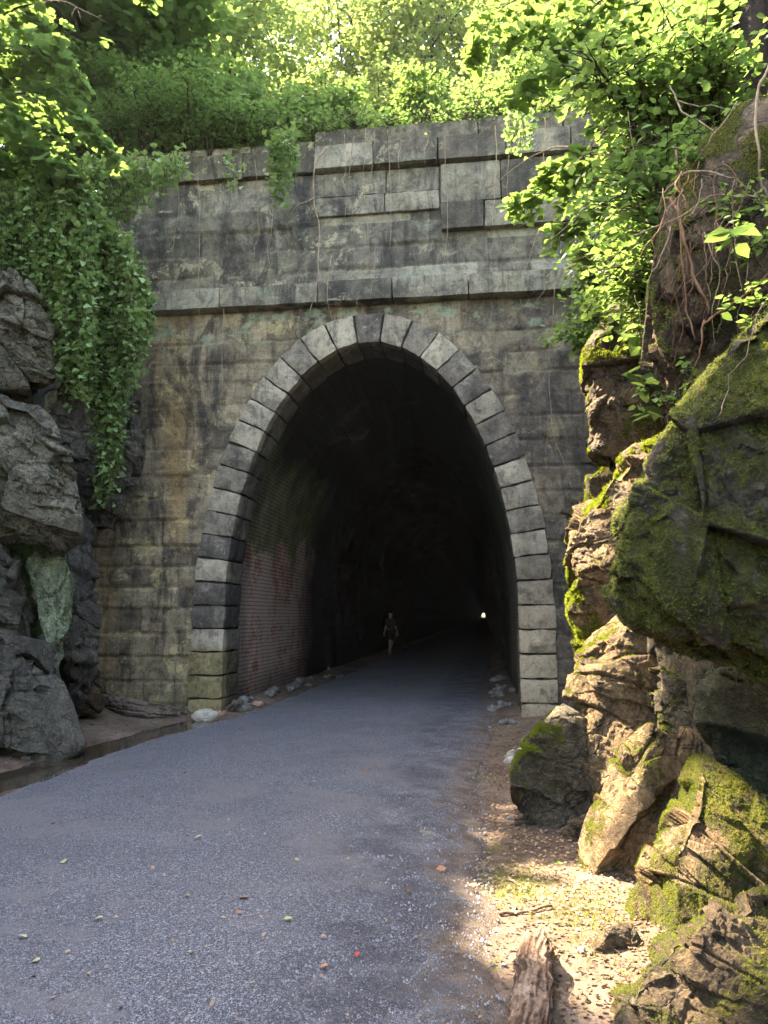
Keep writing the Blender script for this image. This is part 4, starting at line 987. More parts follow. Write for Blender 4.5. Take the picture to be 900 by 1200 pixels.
ivy('long tapering ivy curtain hanging down between rock and portal wall', 96, 178, lambda u: np.interp(u, [96, 150, 178], [235, 290, 350]), lambda u: np.interp(u, [96, 105, 120, 140, 150, 165, 178], [420, 560, 600, 560, 490, 425, 390]), 11.6, 135, 721)
ivy('thin ivy strands trailing from the shrubs over the left parapet', 50, 215, lambda u: np.interp(u, [50, 215], [205, 185]), lambda u: np.interp(u, [50, 120, 150, 215], [310, 290, 262, 205]), 12.3, 190, 722, .08)
ivy('small fern-like creeper hanging over the coping left of centre', 318, 345, lambda u: 158, lambda u: np.interp(u, [318, 330, 345], [240, 250, 200]), 12.6, 26, 723, .085)
ivy('small creeper tuft hanging over the coping at the right', 596, 622, lambda u: 140, lambda u: 182, 12.2, 16, 724, .085)
ivy('wispy creeper thread down the left part of the parapet', 262, 280, lambda u: 190, lambda u: 225, 12.7, 8, 725, .07)

# right bank greenery
rb = [(4.6, -2.0, 6.6, 1.9, .9), (4.3, -3.4, 5.9, 1.5, .8), (4.2, -1.0, 5.9, 1.6, .7), (5.2, -3.6, 7.4, 2.2, 1.0), (4.6, -5.0, 6.3, 1.6, .9), (5.6, -1.4, 8.2, 2.4, 1.1), (5.3, -5.4, 7.6, 2.2, 1.0), (4.0, -2.6, 5.0, 1.0, .7)]
dr = ['leafy shrub on the right bank overlapping the end of the ledge', 'shrub on the right bank above the moss-rimmed pillar', 'drooping shrub against the right end of the parapet', 'tall shrub high on the right bank', 'shrub over the root-laced bank', 'large shrub on the right bank level with the coping', 'large shrub behind the leaning trunk', 'low shrub growing down beside the rock pillar']
for k, ((x, y, z, h, w), ds) in enumerate(zip(rb, dr)):
    shrub(ds, (x, y, z-.4), h, w, 9, 4600, .085, M['leaf_bright'] if k in (1, 3, 4, 6) else M['leaf_shrub'], 740+k, lean=(-.3, -.2))
# tree at upper right with its overhanging boughs
rt = empty('overhanging_tree', W(905, 190, 5.6), 'dark-trunked tree leaning from the right bank, its sunlit boughs hanging before the portal', 'tree')
tubes('trunk', [(smooth_path([W(925, 220, 5.6), W(897, 130, 5.6), W(884, 40, 5.6), W(885, -80, 5.7), W(880, -300, 6.0)], 26, .05, 8), np.linspace(.14, .11, 26)),
                (smooth_path([W(885, -40, 5.7), W(820, -60, 5.9), W(740, -40, 6.1), W(660, -20, 6.3)], 20, .05, 9), np.linspace(.05, .02, 20)),
                (smooth_path([W(868, 22, 5.6), W(832, 58, 5.4), W(790, 108, 5.3), W(765, 160, 5.3), W(740, 195, 5.3), W(735, 225, 5.3)], 24, .02, 10), np.linspace(.011, .004, 24))], M['bark_dark'], rt, 10, rough=.06)
rp = [([(760, -30), (690, 10), (620, 40), (548, 60)], 6.4, 26, .4), ([(780, 40), (720, 70), (660, 90), (610, 120)], 6.3, 22, .4), ([(800, 120), (740, 150), (690, 175), (650, 210)], 6.2, 24, .4), ([(790, 170), (730, 190), (660, 215), (590, 242)], 6.5, 26, .34),
      ([(800, 210), (750, 240), (700, 250), (660, 262)], 6.2, 24, .36), ([(870, 20), (820, 20), (760, 40), (700, 40)], 5.9, 28, .45), ([(880, 60), (850, 60), (800, 90), (760, 110)], 5.9, 20, .4), ([(820, -20), (760, 0), (700, 20), (650, 60)], 6.5, 24, .45), ([(700, -30), (640, -10), (590, 10), (560, 40)], 6.8, 18, .4),
      ([(800, 250), (770, 280), (730, 290), (690, 300)], 6.5, 22, .36), ([(900, -20), (860, 0), (830, 30), (800, 60)], 5.4, 16, .35)]
for k, (pp, d, n, l) in enumerate(rp):
    leafy_branch('', [W(u, v, d+.15*i) for i, (u, v) in enumerate(pp)], .012, n, l, 10, .10, M['leaf_bright'], 760+k, parent=rt, stemname='bough', leafname='leaves', hang=.45)

# hanging creeper and sapling on the right
leafy_branch('bright creeper with large leaves hanging before the rock pillar', [W(748, 350, 5.2), W(752, 400, 5.15), W(760, 450, 5.1), W(768, 505, 5.05)], .004, 12, .16, 3, .12, M['leaf_bright'], 780, 'creeper', 'creeper', spread=1.2, hang=.2, tstart=.0)
leafy_branch('small leafy creeper at the top of the rock pillar', [W(700, 340, 7.2), W(715, 370, 7.1), W(735, 385, 7.0)], .004, 14, .25, 5, .09, M['leaf_bright'], 781, 'creeper', 'creeper', tstart=0)
sp = empty('sapling', W(868, 330, 3.55), 'young sapling with five broad bright leaves on the upper right bank', 'sapling')
tubes('stem', [(smooth_path([W(872, 345, 3.55), W(862, 300, 3.5), W(857, 272, 3.5)], 10), np.linspace(.005, .003, 10))], M['bark'], sp, 6)
for k, (u, v, a, s_) in enumerate([(857, 272, math.pi+.2, .13), (857, 272, math.pi-.5, .12), (858, 270, .35, .13), (858, 278, -1.4, .13), (860, 282, 2.9, .1), (862, 286, -.2, .1)]):
    leaves('leaf', [W(u, v, 3.5)], np.array([s_]), M['leaf_bright'], sp, 'oval', tilt=.25, droop=.25, az=np.array([a+PHI]), seed=790+k, docarve=False, tones=np.array([.9]))

# vines, dead stems and roots
def strand(label, pts, r0, r1, m='vine', cat='vine', name='vine', seed=0, jit=.03, sides=6, n=30):
    P = smooth_path([W(*q) for q in pts], n, jit, seed)
    o = tubes(name, [(P, np.linspace(r0, r1, n)*.7)], M[m], None, sides, origin=P[0]); tag(o, label, cat); return o
D = 12.35
strand('thick pale vine hanging down the parapet left of centre', [(384, 172, D+.1), (370, 192, D), (369, 240, D), (375, 268, D), (371, 330, D-.1), (361, 376, D+.1)], .022, .012, seed=1)
strand('thin vine beside the thick pale vine, ending below the ledge', [(388, 300, D), (384, 350, D-.1), (392, 385, D+.1)], .012, .006, seed=2)
strand('thin vine hanging from the coping above the arch crown', [(455, 152, D-.1), (457, 220, D), (457, 292, D)], .01, .005, seed=3)
strand('short dead twig hanging from the coping left of the arch crown', [(415, 160, D-.1), (411, 190, D), (408, 222, D)], .01, .005, seed=4)
strand('knotted vine stub hanging over the coping near the arch crown', [(440, 150, D-.2), (437, 180, D-.1), (434, 215, D)], .014, .006, seed=5)
strand('long thin vine hanging down the wall right of the arch', [(651, 330, 11.7), (645, 400, 11.9), (645, 480, 12), (655, 530, 12), (673, 576, 12)], .012, .006, seed=6)
strand('loose vine end curling off the wall right of the arch', [(646, 495, 11.9), (640, 520, 12), (640, 550, 12)], .007, .004, seed=7)
strand('slanting dead stem crossing the ledge at the right', [(690, 300, 11), (655, 322, 11.2), (622, 362, 11.6)], .011, .006, seed=8)
strand('slim dead stem leaning across the parapet at the right', [(632, 268, 11.6), (622, 300, 11.6), (604, 346, 11.7)], .01, .005, seed=9)
strand('curved dead branch tip arching in front of the projecting panel', [(760, 195, 6.5), (700, 178, 7), (650, 172, 7.5), (612, 188, 8), (570, 222, 8.2)], .014, .006, seed=10)
strand('forked dead twig on the parapet above the arch shoulder', [(370, 232, D), (350, 240, D-.1), (338, 256, D)], .012, .006, seed=11)
wv = [(208, 205, 330), (232, 200, 420), (300, 188, 300), (318, 190, 352), (405, 158, 260), (430, 150, 350), (470, 150, 250), (498, 148, 200), (520, 148, 330), (580, 145, 300), (598, 145, 240), (640, 140, 260), (262, 360, 470), (418, 350, 372), (684, 345, 470), (668, 350, 420)]
for k, (u, v0, v1) in enumerate(wv):
    d = 12.35-(u-450)*.0016; strand('hair-thin dead vine trailing straight down the portal face', [(u, v0, d-.05), (u+3*math.sin(k), v0*.6+v1*.4, d), (u-4*math.cos(k*2), v0*.3+v1*.7, d), (u+5*math.sin(k*3), v1, d+.05)], .008, .004, 'vine', seed=150+k, jit=.06)['group'] = 'hair-thin vines down the portal face'
for k, u in enumerate((545, 575, 610, 662)): strand('short root thread hanging from the underside of the ledge', [(u, 350, 12.1), (u+1, 368, 12.2), (u-1, 385, 12.3)], .005, .003, seed=20+k)['group'] = 'root threads under the ledge'
rs = [('pale stem running up the rim of the upper right bank', [(905, 72, 4.2), (887, 110, 4.1), (884, 160, 4.0), (893, 210, 4.0), (900, 240, 4.0)], .012, .009, 'vine'),
      ('arching pale root crossing the root-laced bank', [(770, 250, 4.2), (785, 220, 4.1), (812, 202, 4.05), (850, 206, 4.0), (880, 225, 4.0), (905, 250, 3.9)], .009, .006, 'vine'),
      ('second arching root just below the first', [(745, 275, 4.4), (790, 255, 4.2), (830, 232, 4.1), (870, 228, 4.0), (905, 232, 3.9)], .008, .005, 'vine'),
      ('upright reddish root standing off the root-laced bank', [(791, 178, 4.4), (795, 220, 4.3), (797, 270, 4.2), (803, 330, 4.1), (812, 400, 4.0)], .009, .006, 'root'),
      ('thick reddish root hanging down beside the sapling', [(786, 232, 4.4), (800, 262, 4.2), (808, 300, 4.1), (822, 340, 4.0), (830, 372, 4.0)], .014, .009, 'root'),
      ('reddish root running from the sapling towards the overhang', [(905, 318, 3.7), (870, 345, 3.8), (840, 368, 3.9), (825, 378, 3.95)], .012, .008, 'root'),
      ('pair root twisting down onto the overhang', [(830, 375, 3.9), (820, 410, 3.9), (808, 450, 4.0)], .009, .004, 'root'),
      ('thin pale tendril draped over the mossy overhang', [(898, 350, 3.3), (875, 400, 3.25), (858, 440, 3.25), (838, 490, 3.2)], .004, .003, 'vine'),
      ('wire-thin vine hanging in front of the rock pillar', [(770, 330, 5.0), (778, 400, 5.0), (783, 470, 5.0), (785, 520, 4.9)], .0035, .003, 'root'),
      ('dead twig slanting over the shrubs above the bank', [(783, 100, 4.9), (800, 130, 4.7), (845, 155, 4.4), (905, 210, 4.1)], .008, .006, 'vine'),
      ('straight dead twig above the root-laced bank', [(790, 172, 4.5), (840, 178, 4.3), (880, 210, 4.1)], .006, .004, 'vine'),
      ('crooked dead stem at the foot of the right shrubs', [(690, 190, 6.4), (730, 200, 6.0), (765, 232, 5.5), (790, 290, 4.8), (800, 330, 4.6)], .01, .007, 'root'),
      ('dead twig forking over the dark hollow on the right bank', [(735, 215, 5.6), (742, 245, 5.5), (770, 240, 5.2), (782, 225, 5.0)], .007, .004, 'vine'),
      ('slack root looping below the grey wedged stone', [(800, 300, 4.3), (792, 340, 4.4), (798, 380, 4.4), (790, 430, 4.5)], .007, .004, 'root')]
for k, (lb_, pts, a, b, m_) in enumerate(rs):
    strand(lb_, pts, a, b, m_, 'root' if 'root' in lb_ else 'vine', 'root' if 'root' in lb_ else 'vine', seed=30+k, jit=.025)

rr_ = np.random.default_rng(17)
for k in range(34):
    u = 775+rr_.random()*120; v = 190+rr_.random()*130; L = 40+rr_.random()*110; d = 3.95+rr_.random()*.35; sx = rr_.normal(0, 22)
    strand('fine rusty rootlet dangling from the root-laced bank', [(u, v, d), (u+sx*.3+rr_.normal(0, 8), v+L*.35, d-.04), (u+sx*.7+rr_.normal(0, 8), v+L*.7, d-.05), (u+sx, v+L, d-.02)], .0035+.003*rr_.random(), .0015, 'root' if k % 3 else 'vine', 'root', 'root', seed=200+k, jit=.03, sides=5, n=18)['group'] = 'fine rootlets of the root-laced bank'
for k in range(26):
    u = 690+rr_.random()*190; v = 110+rr_.random()*200; a = rr_.random()*math.pi; L = 35+rr_.random()*60; d = 4.9+rr_.random()*1.0-(u-690)*.004
    strand('thin dead twig tangled among the shrubs of the right bank', [(u, v, d), (u+math.cos(a)*L*.5+rr_.normal(0, 6), v+math.sin(a)*L*.5, d-.08), (u+math.cos(a)*L, v+math.sin(a)*L+rr_.normal(0, 8), d-.1)], .004+.003*rr_.random(), .002, 'vine' if k % 2 else 'bark', 'vine', 'vine', seed=250+k, jit=.03, sides=5, n=14)['group'] = 'dead twigs of the right bank'
for k, ((u, v), d, h, lb_) in enumerate([((800, 290), 5.0, .55, 'bushy low growth hiding the left rim of the root-laced bank'), ((775, 210), 5.4, .7, 'small bush below the leaning limb on the right bank'), ((835, 150), 5.3, .5, 'small bush at the foot of the dark leaning trunk'), ((770, 380), 5.6, .4, 'bush sprouting from the cleft above the grey wedged stone')]):
    shrub(lb_, W(u, v, d), h, .42, 8, 1500, .06, M['leaf_bright'] if k % 2 else M['leaf_shrub'], 1100+k, lean=(-.5, -.4), name='bush')
fp = [((838, 175), 4.5, 'small leafy plant on the mossy ridge below the leaning trunk'), ((800, 235), 4.5, 'small leafy plant at the left edge of the root-laced bank'), ((885, 300), 3.9, 'low plant beside the reddish root'), ((880, 390), 3.7, 'low bright plant on top of the overhanging boulder'), ((790, 470), 4.6, 'tuft of leaves in the cleft beside the grey wedged stone'), ((860, 255), 4.1, 'low plant on the earthy bank behind the sapling'), ((740, 345), 7.4, 'tuft of leaves crowning the rock pillar'), ((700, 365), 7.6, 'tuft of leaves at the left shoulder of the rock pillar')]
for k, ((u, v), d, lb_) in enumerate(fp):
    c = W(u, v+12, d)
    rt_ = empty('leafy_plant', c, lb_, 'plant')
    for q in range(7):
        a = rr_.random()*6.28; tip = c+np.array([math.cos(a)*.16, math.sin(a)*.16-.05, .12+.1*rr_.random()])
        leafy_branch('', [c, c*.5+tip*.5+(0, 0, .05), tip, tip+np.array([math.cos(a)*.05, math.sin(a)*.05, -.05])], .003, 5, .09, 4, .045, M['leaf_bright'] if k % 2 else M['leaf_shrub'], 1200+k*10+q, parent=rt_, stemname='stem', leafname='leaves', tstart=.1)

# ================================================================== LOGS, TWIGS, STONES, LEAVES
def gp_(u, v, dz=0.0):
    p = onZ(u, v, 0.02)
    for _ in range(3): p = onZ(u, v, ground_z(np.array([p[0]]), np.array([p[1]]))[0])
    return p+np.array([0, 0, dz])
def log(label, pts, radii, m, seed, name='log', cat='log', rough=.25):
    n, k = 150, 72
    P = smooth_path(pts, n, .03, seed); r = np.interp(np.linspace(0, 1, n), np.linspace(0, 1, len(radii)), radii)
    T = np.gradient(P, axis=0); T /= np.linalg.norm(T, axis=1)[:, None]; A = np.cross(T, (0, 0, 1.)); A /= np.linalg.norm(A, axis=1)[:, None]; B = np.cross(T, A)
    L = np.concatenate([[0], np.cumsum(np.linalg.norm(np.diff(P, axis=0), axis=1))])
    th = np.linspace(0, 2*math.pi, k, endpoint=False); S, TH2 = np.meshgrid(L, th, indexing='ij'); S, TH2 = S.ravel(), TH2.ravel(); R2 = np.repeat(r, k)
    q = np.stack([S*2.2/max(r)*.08, np.cos(TH2)*1.3, np.sin(TH2)*1.3], 1); q2 = np.stack([S*5, np.cos(TH2)*6, np.sin(TH2)*6], 1); q3 = np.stack([S*30, np.cos(TH2)*9, np.sin(TH2)*9], 1)
    f2 = fbm(q2, 1, 5, seed+1, .65); rr = R2*(1+rough*1.8*fbm(q, 1.2, 3, seed)+.16*f2+.1*fbm(q3, 1, 3, seed+2))
    V = np.repeat(P, k, 0)+rr[:, None]*(np.cos(TH2)[:, None]*np.repeat(A, k, 0)+np.sin(TH2)[:, None]*np.repeat(B, k, 0))
    e = np.clip(1-S/(max(r)*.9), 0, 1); V += np.repeat(T, k, 0)*(e*max(r)*.8*fbm(np.stack([np.cos(TH2)*2.5, np.sin(TH2)*2.5, S*0], 1), 1, 4, seed+3))[:, None]
    F = np.stack([(np.arange(n-1)[:, None]*k+np.arange(k)[None]).ravel(), (np.arange(n-1)[:, None]*k+(np.arange(k)[None]+1) % k).ravel()], 1); F = np.stack([F[:, 0], F[:, 1], F[:, 1]+k, F[:, 0]+k], 1)
    c0 = V[:k].mean(0)+T[0]*max(r)*.25; V = np.vstack([V, c0, V[-k:].mean(0)]); i0 = n*k
    Fl = [tuple(f) for f in F]+[(i0, (j+1) % k, j) for j in range(k)]+[(i0+1, (n-1)*k+j, (n-1)*k+(j+1) % k) for j in range(k)]
    o = mesh(name, V, Fl, M[m], None, True, {'grain': ('POINT', np.append(f2, [0, 0]))}, origin=P[0]); tag(o, label, cat)
log('long weathered driftwood log lying below the left wall by the ditch', [gp_(104, 808, .35), gp_(118, 826, .16), gp_(150, 836, .08), gp_(180, 840, .07), gp_(205, 843, .06), gp_(224, 842, .04)], [.06, .12, .15, .14, .12, .07], 'log_grey', 51, rough=.08)
log('short rotten branch stub at the foot of the left arch stones', [gp_(240, 840, .08), gp_(262, 838, .07), gp_(283, 828, .08)], [.07, .07, .04], 'log_grey', 52)
log('thick reddish rotten log end on the verge at the bottom of the picture', [gp_(640, 1118, .07), gp_(632, 1145, .08), gp_(622, 1180, .07), gp_(618, 1230, .06), gp_(610, 1300, .05)], [.035, .075, .08, .085, .085], 'log', 53, rough=.15)
for k, (lb_, pts, r0) in enumerate([('straight dark stick lying across the sunlit litter', [(583, 1074), (615, 1071), (648, 1065)], .011), ('curved twig on the gravel edge at the bottom', [(519, 1104), (545, 1130), (567, 1155), (572, 1200)], .007),
                      ('bent twig on the dirt beside the gravel', [(507, 1075), (515, 1068), (522, 1060)], .005), ('thin pale twig at the road edge', [(461, 1122), (475, 1130), (486, 1137)], .006), ('twig lying on the dirt right of the road', [(565, 960), (580, 965), (600, 968)], .006),
                      ('twig near the low mossy boulder', [(590, 1030), (603, 1036), (612, 1043)], .006)]):
    P = smooth_path([gp_(u, v, .012) for u, v in pts], 14, .015, k+60); o = tubes('twig', [(P, np.linspace(r0, r0*.6, 14))], M['log'], None, 7, origin=P[0], rough=.15); tag(o, lb_, 'twig')
# loose stones
proto = []
for k in range(4):
    V, F = ico(4); V = V*np.array([1, .75, .55]); N = V/np.linalg.norm(V, axis=1)[:, None]
    o1, t1, _ = fracture(V, 9, 800+k); V = V+N*(0.08*o1+.5*t1*.5+.12*fbm(V, 1.5, 3, 800+k))[:, None]
    me = bpy.data.meshes.new('stone'); me.from_pydata([tuple(v) for v in V], [], [tuple(f) for f in F]); me.polygons.foreach_set('use_smooth', np.zeros(len(F), bool))
    proto.append(me)
def stone(label, p, s, m, k, group=None, rz=0):
    me = proto[k % 4] if m == 'stone_grey' else None
    if me is None:
        me = proto[k % 4].copy(); me.materials.clear()
    if not me.materials: me.materials.append(M[m])
    o = bpy.data.objects.new('stone', me); COL.objects.link(o); o.location = [float(c) for c in p]; o.scale = (s, s, s); o.rotation_euler = (0, 0, rz); tag(o, label, 'stone', group)
stone('white rounded stone at the edge of the puddle', gp_(240, 846, .10), .2, 'stone_pale', 0, rz=.4)
stone('pinkish stone next to the white one by the puddle', gp_(258, 840, .05), .13, 'stone_pink', 1, rz=1.2)
stone('mossy grey stone at the foot of the brick lining', gp_(283, 834, .05), .13, 'stone_grey', 2)
stone('reddish stone just inside the left arch foot', gp_(302, 828, .05), .1, 'stone_pink', 3)
r = np.random.default_rng(88)
for k in range(46):
    if k < 26: x, y = -2.3+r.normal(0, .14), 0.2+r.random()**1.6*9
    else: x, y = 2.2+r.normal(0, .13), -0.8+r.random()**1.5*8
    z = ground_z(np.array([x]), np.array([y]))[0]
    stone('loose grey stone at the foot of the tunnel wall', (x, y, z+.02), .05+.1*r.random(), 'stone_grey', k, 'loose stones along the tunnel walls', r.random()*6)
for k in range(26):
    y = -9.4+r.random()*8; x = road_right(np.array([y]))[0]+r.random()*1.0
    z = ground_z(np.array([x]), np.array([y]))[0]
    stone('small grey stone on the dirt verge right of the road', (x, y, z+.008), .015+.025*r.random(), 'stone_grey', k, 'small stones on the dirt verge', r.random()*6)
for k in range(16):
    y = -5.5+r.random()*5.6; x = road_left(np.array([y]))[0]-.85-r.random()*.8
    z = ground_z(np.array([x]), np.array([y]))[0]
    stone('small grey stone on the dirt left of the ditch', (x, y, z+.01), .02+.045*r.random(), 'stone_grey', k+1, 'small stones left of the ditch', r.random()*6)

# gravel: chips scattered over the road
n = 26000
yy = -9.7+12*r.random(n)**1.5; t = r.random(n); t = np.where(r.random(n) < .3, 1-.22*r.random(n), t); t = np.where(r.random(n) < .08, .05*r.random(n), t)
xx = road_left(yy)+(road_right(yy)-road_left(yy)+.1)*t
sg = (.003+.0065*r.random(n)**3+.006*(r.random(n) < .02))
tet = np.array([(1, 0, -.4), (-.5, .87, -.4), (-.5, -.87, -.4), (0, 0, .8), (.4, .5, .5)])
ang = r.random(n)*6.28; ca, sa = np.cos(ang), np.sin(ang)
V = np.stack([xx[:, None]+sg[:, None]*(tet[None, :, 0]*ca[:, None]-tet[None, :, 1]*sa[:, None]), yy[:, None]+sg[:, None]*(tet[None, :, 0]*sa[:, None]+tet[None, :, 1]*ca[:, None]), np.interp(t, [0, .5, 1], [.032, .052, .036])[:, None]+sg[:, None]*tet[None, :, 2]+.0*xx[:, None]], 2).reshape(-1, 3)
F = (np.array([(0, 1, 4), (1, 2, 3), (2, 0, 3), (0, 4, 3), (4, 1, 3)])[None]+5*np.arange(n)[:, None, None]).reshape(-1, 3)
o = mesh('gravel', V, F, M['gravel']); tag(o, 'loose grey gravel chips scattered over the road', 'gravel', kind='stuff')
# leaf litter on the verge and along the ditch
n = 9500; yy = -9.8+9.5*r.random(n)**1.6; xx = road_right(yy)-.1+1.5*r.random(n)**.8
zz = ground_z(xx, yy)+.006+.012*r.random(n)
n2 = 900; y2 = -6+6*r.random(n2); x2 = road_left(y2)-.8-1.3*r.random(n2)
n3 = 420; y3 = -9.6+8.5*r.random(n3)**1.4; x3 = road_left(y3)+(road_right(y3)-road_left(y3))*r.random(n3)
P = np.concatenate([np.stack([x3, y3, np.full(n3, .056)], 1), np.stack([xx, yy, zz], 1), np.stack([x2, y2, ground_z(x2, y2)+.01], 1)])
o = leaves('leaf_litter', P, .024, M['leaf_dead'], None, 'oval', tilt=.35, droop=0, docarve=False, seed=91); tag(o, 'dry brown leaf litter covering the dirt verges', 'leaf litter', kind='stuff')
# individual fallen leaves on the gravel
fl = [(272, 901, 'leaf_rust', 'rust-brown curled leaf alone on the upper middle of the road', .07), (420, 1134, 'leaf_red', 'bright red leaf on the gravel near the bottom', .026), (222, 1065, 'leaf_fallen', 'yellow-green fallen leaf on the middle of the road', .04), (291, 1066, 'leaf_rust', 'orange-brown leaf right of the yellow-green leaf', .045),
      (283, 1084, 'leaf_rust', 'small tan leaf below the orange-brown leaf', .03), (74, 1025, 'leaf_fallen', 'pale elongated leaf on the left of the road', .05), (228, 994, 'leaf_fallen', 'pale leaf lying crosswise in the middle of the road', .045), (178, 1028, 'leaf_rust', 'tiny orange leaf on the left half of the road', .03),
      (222, 1134, 'leaf_fallen', 'small yellow leaf low on the left half of the road', .03), (30, 1116, 'leaf_fallen', 'yellow leaf near the bottom left corner', .04), (46, 1143, 'leaf_fallen', 'second yellow leaf near the bottom left corner, beside a tan one', .035), (332, 1094, 'leaf_fallen', 'pale leaf near the middle bottom of the road', .04),
      (265, 1092, 'leaf_fallen', 'small greenish leaf near the tan one', .03), (345, 1020, 'leaf_fallen', 'thin yellow leaf right of the road centre', .03), (428, 908, 'leaf_rust', 'brown leaf far right on the upper road', .05), (363, 925, 'leaf_fallen', 'pale leaf on the upper part of the road', .05),
      (478, 1055, 'leaf_rust', 'tan leaf on the gravel edge beside the dirt', .045), (385, 1150, 'leaf_rust', 'rust leaf left of the red one', .035), (512, 1032, 'leaf_rust', 'orange leaf where the road meets the dirt', .05), (560, 1052, 'leaf_rust', 'brown leaf on the dirt beside the gravel edge', .05), (110, 1093, 'leaf_fallen', 'pale leaf lower on the left of the road', .04)]
for k, (u, v, m_, lb_, s_) in enumerate(fl):
    p = gp_(u, v, 0); p[2] = max(p[2], 0.052)+.008
    o = leaves('fallen_leaf', [p], np.array([s_*1.25]), M[m_], None, 'oval', tilt=.3, droop=0, docarve=False, seed=900+k, origin=p); tag(o, lb_, 'leaf')
# small seedlings on the sunny dirt
for k, (u, v, lb_) in enumerate([(655, 1020, 'pale little seedling on the dirt in front of the slanting boulder'), (643, 968, 'tiny seedling at the foot of the low mossy boulder')]):
    p = gp_(u, v, .0); rt_ = empty('seedling', p, lb_, 'seedling'); tubes('stem', [(smooth_path([p, p+(0, 0, .02), p+(.004, 0, .04)], 5), np.full(5, .002))], M['vine'], rt_, 5)
    leaves('leaf', np.repeat([p+(0, 0, .04)], 5, 0), np.full(5, .035), M['leaf_bright'], rt_, 'oval', tilt=.2, droop=.1, docarve=False, seed=930+k)
# grass and moss tufts on the dirt
n = 2600; yy = np.concatenate([-8.2+r.normal(0, .35, n//2), -7.7+r.normal(0, .2, n-n//2)]); xx = np.concatenate([2.45+r.normal(0, .16, n//2), 2.05+r.normal(0, .12, n-n//2)])
zz = ground_z(xx, yy)
B = np.stack([xx, yy, zz], 1); dv = r.normal(0, .5, (n, 3)); dv[:, 2] = 1; dv /= np.linalg.norm(dv, axis=1)[:, None]; sd = np.cross(dv, r.normal(size=(n, 3))); sd /= np.linalg.norm(sd, axis=1)[:, None]
V = np.stack([B-sd*.003, B+sd*.003, B+dv*(.015+.015*r.random(n))[:, None]], 1).reshape(-1, 3)
o = mesh('ground_moss', V, np.arange(len(V)).reshape(-1, 3), M['moss'], attrs={'tone': ('FACE', r.random(n))}); tag(o, 'thin yellow-green moss on the sunlit dirt', 'moss', kind='stuff')

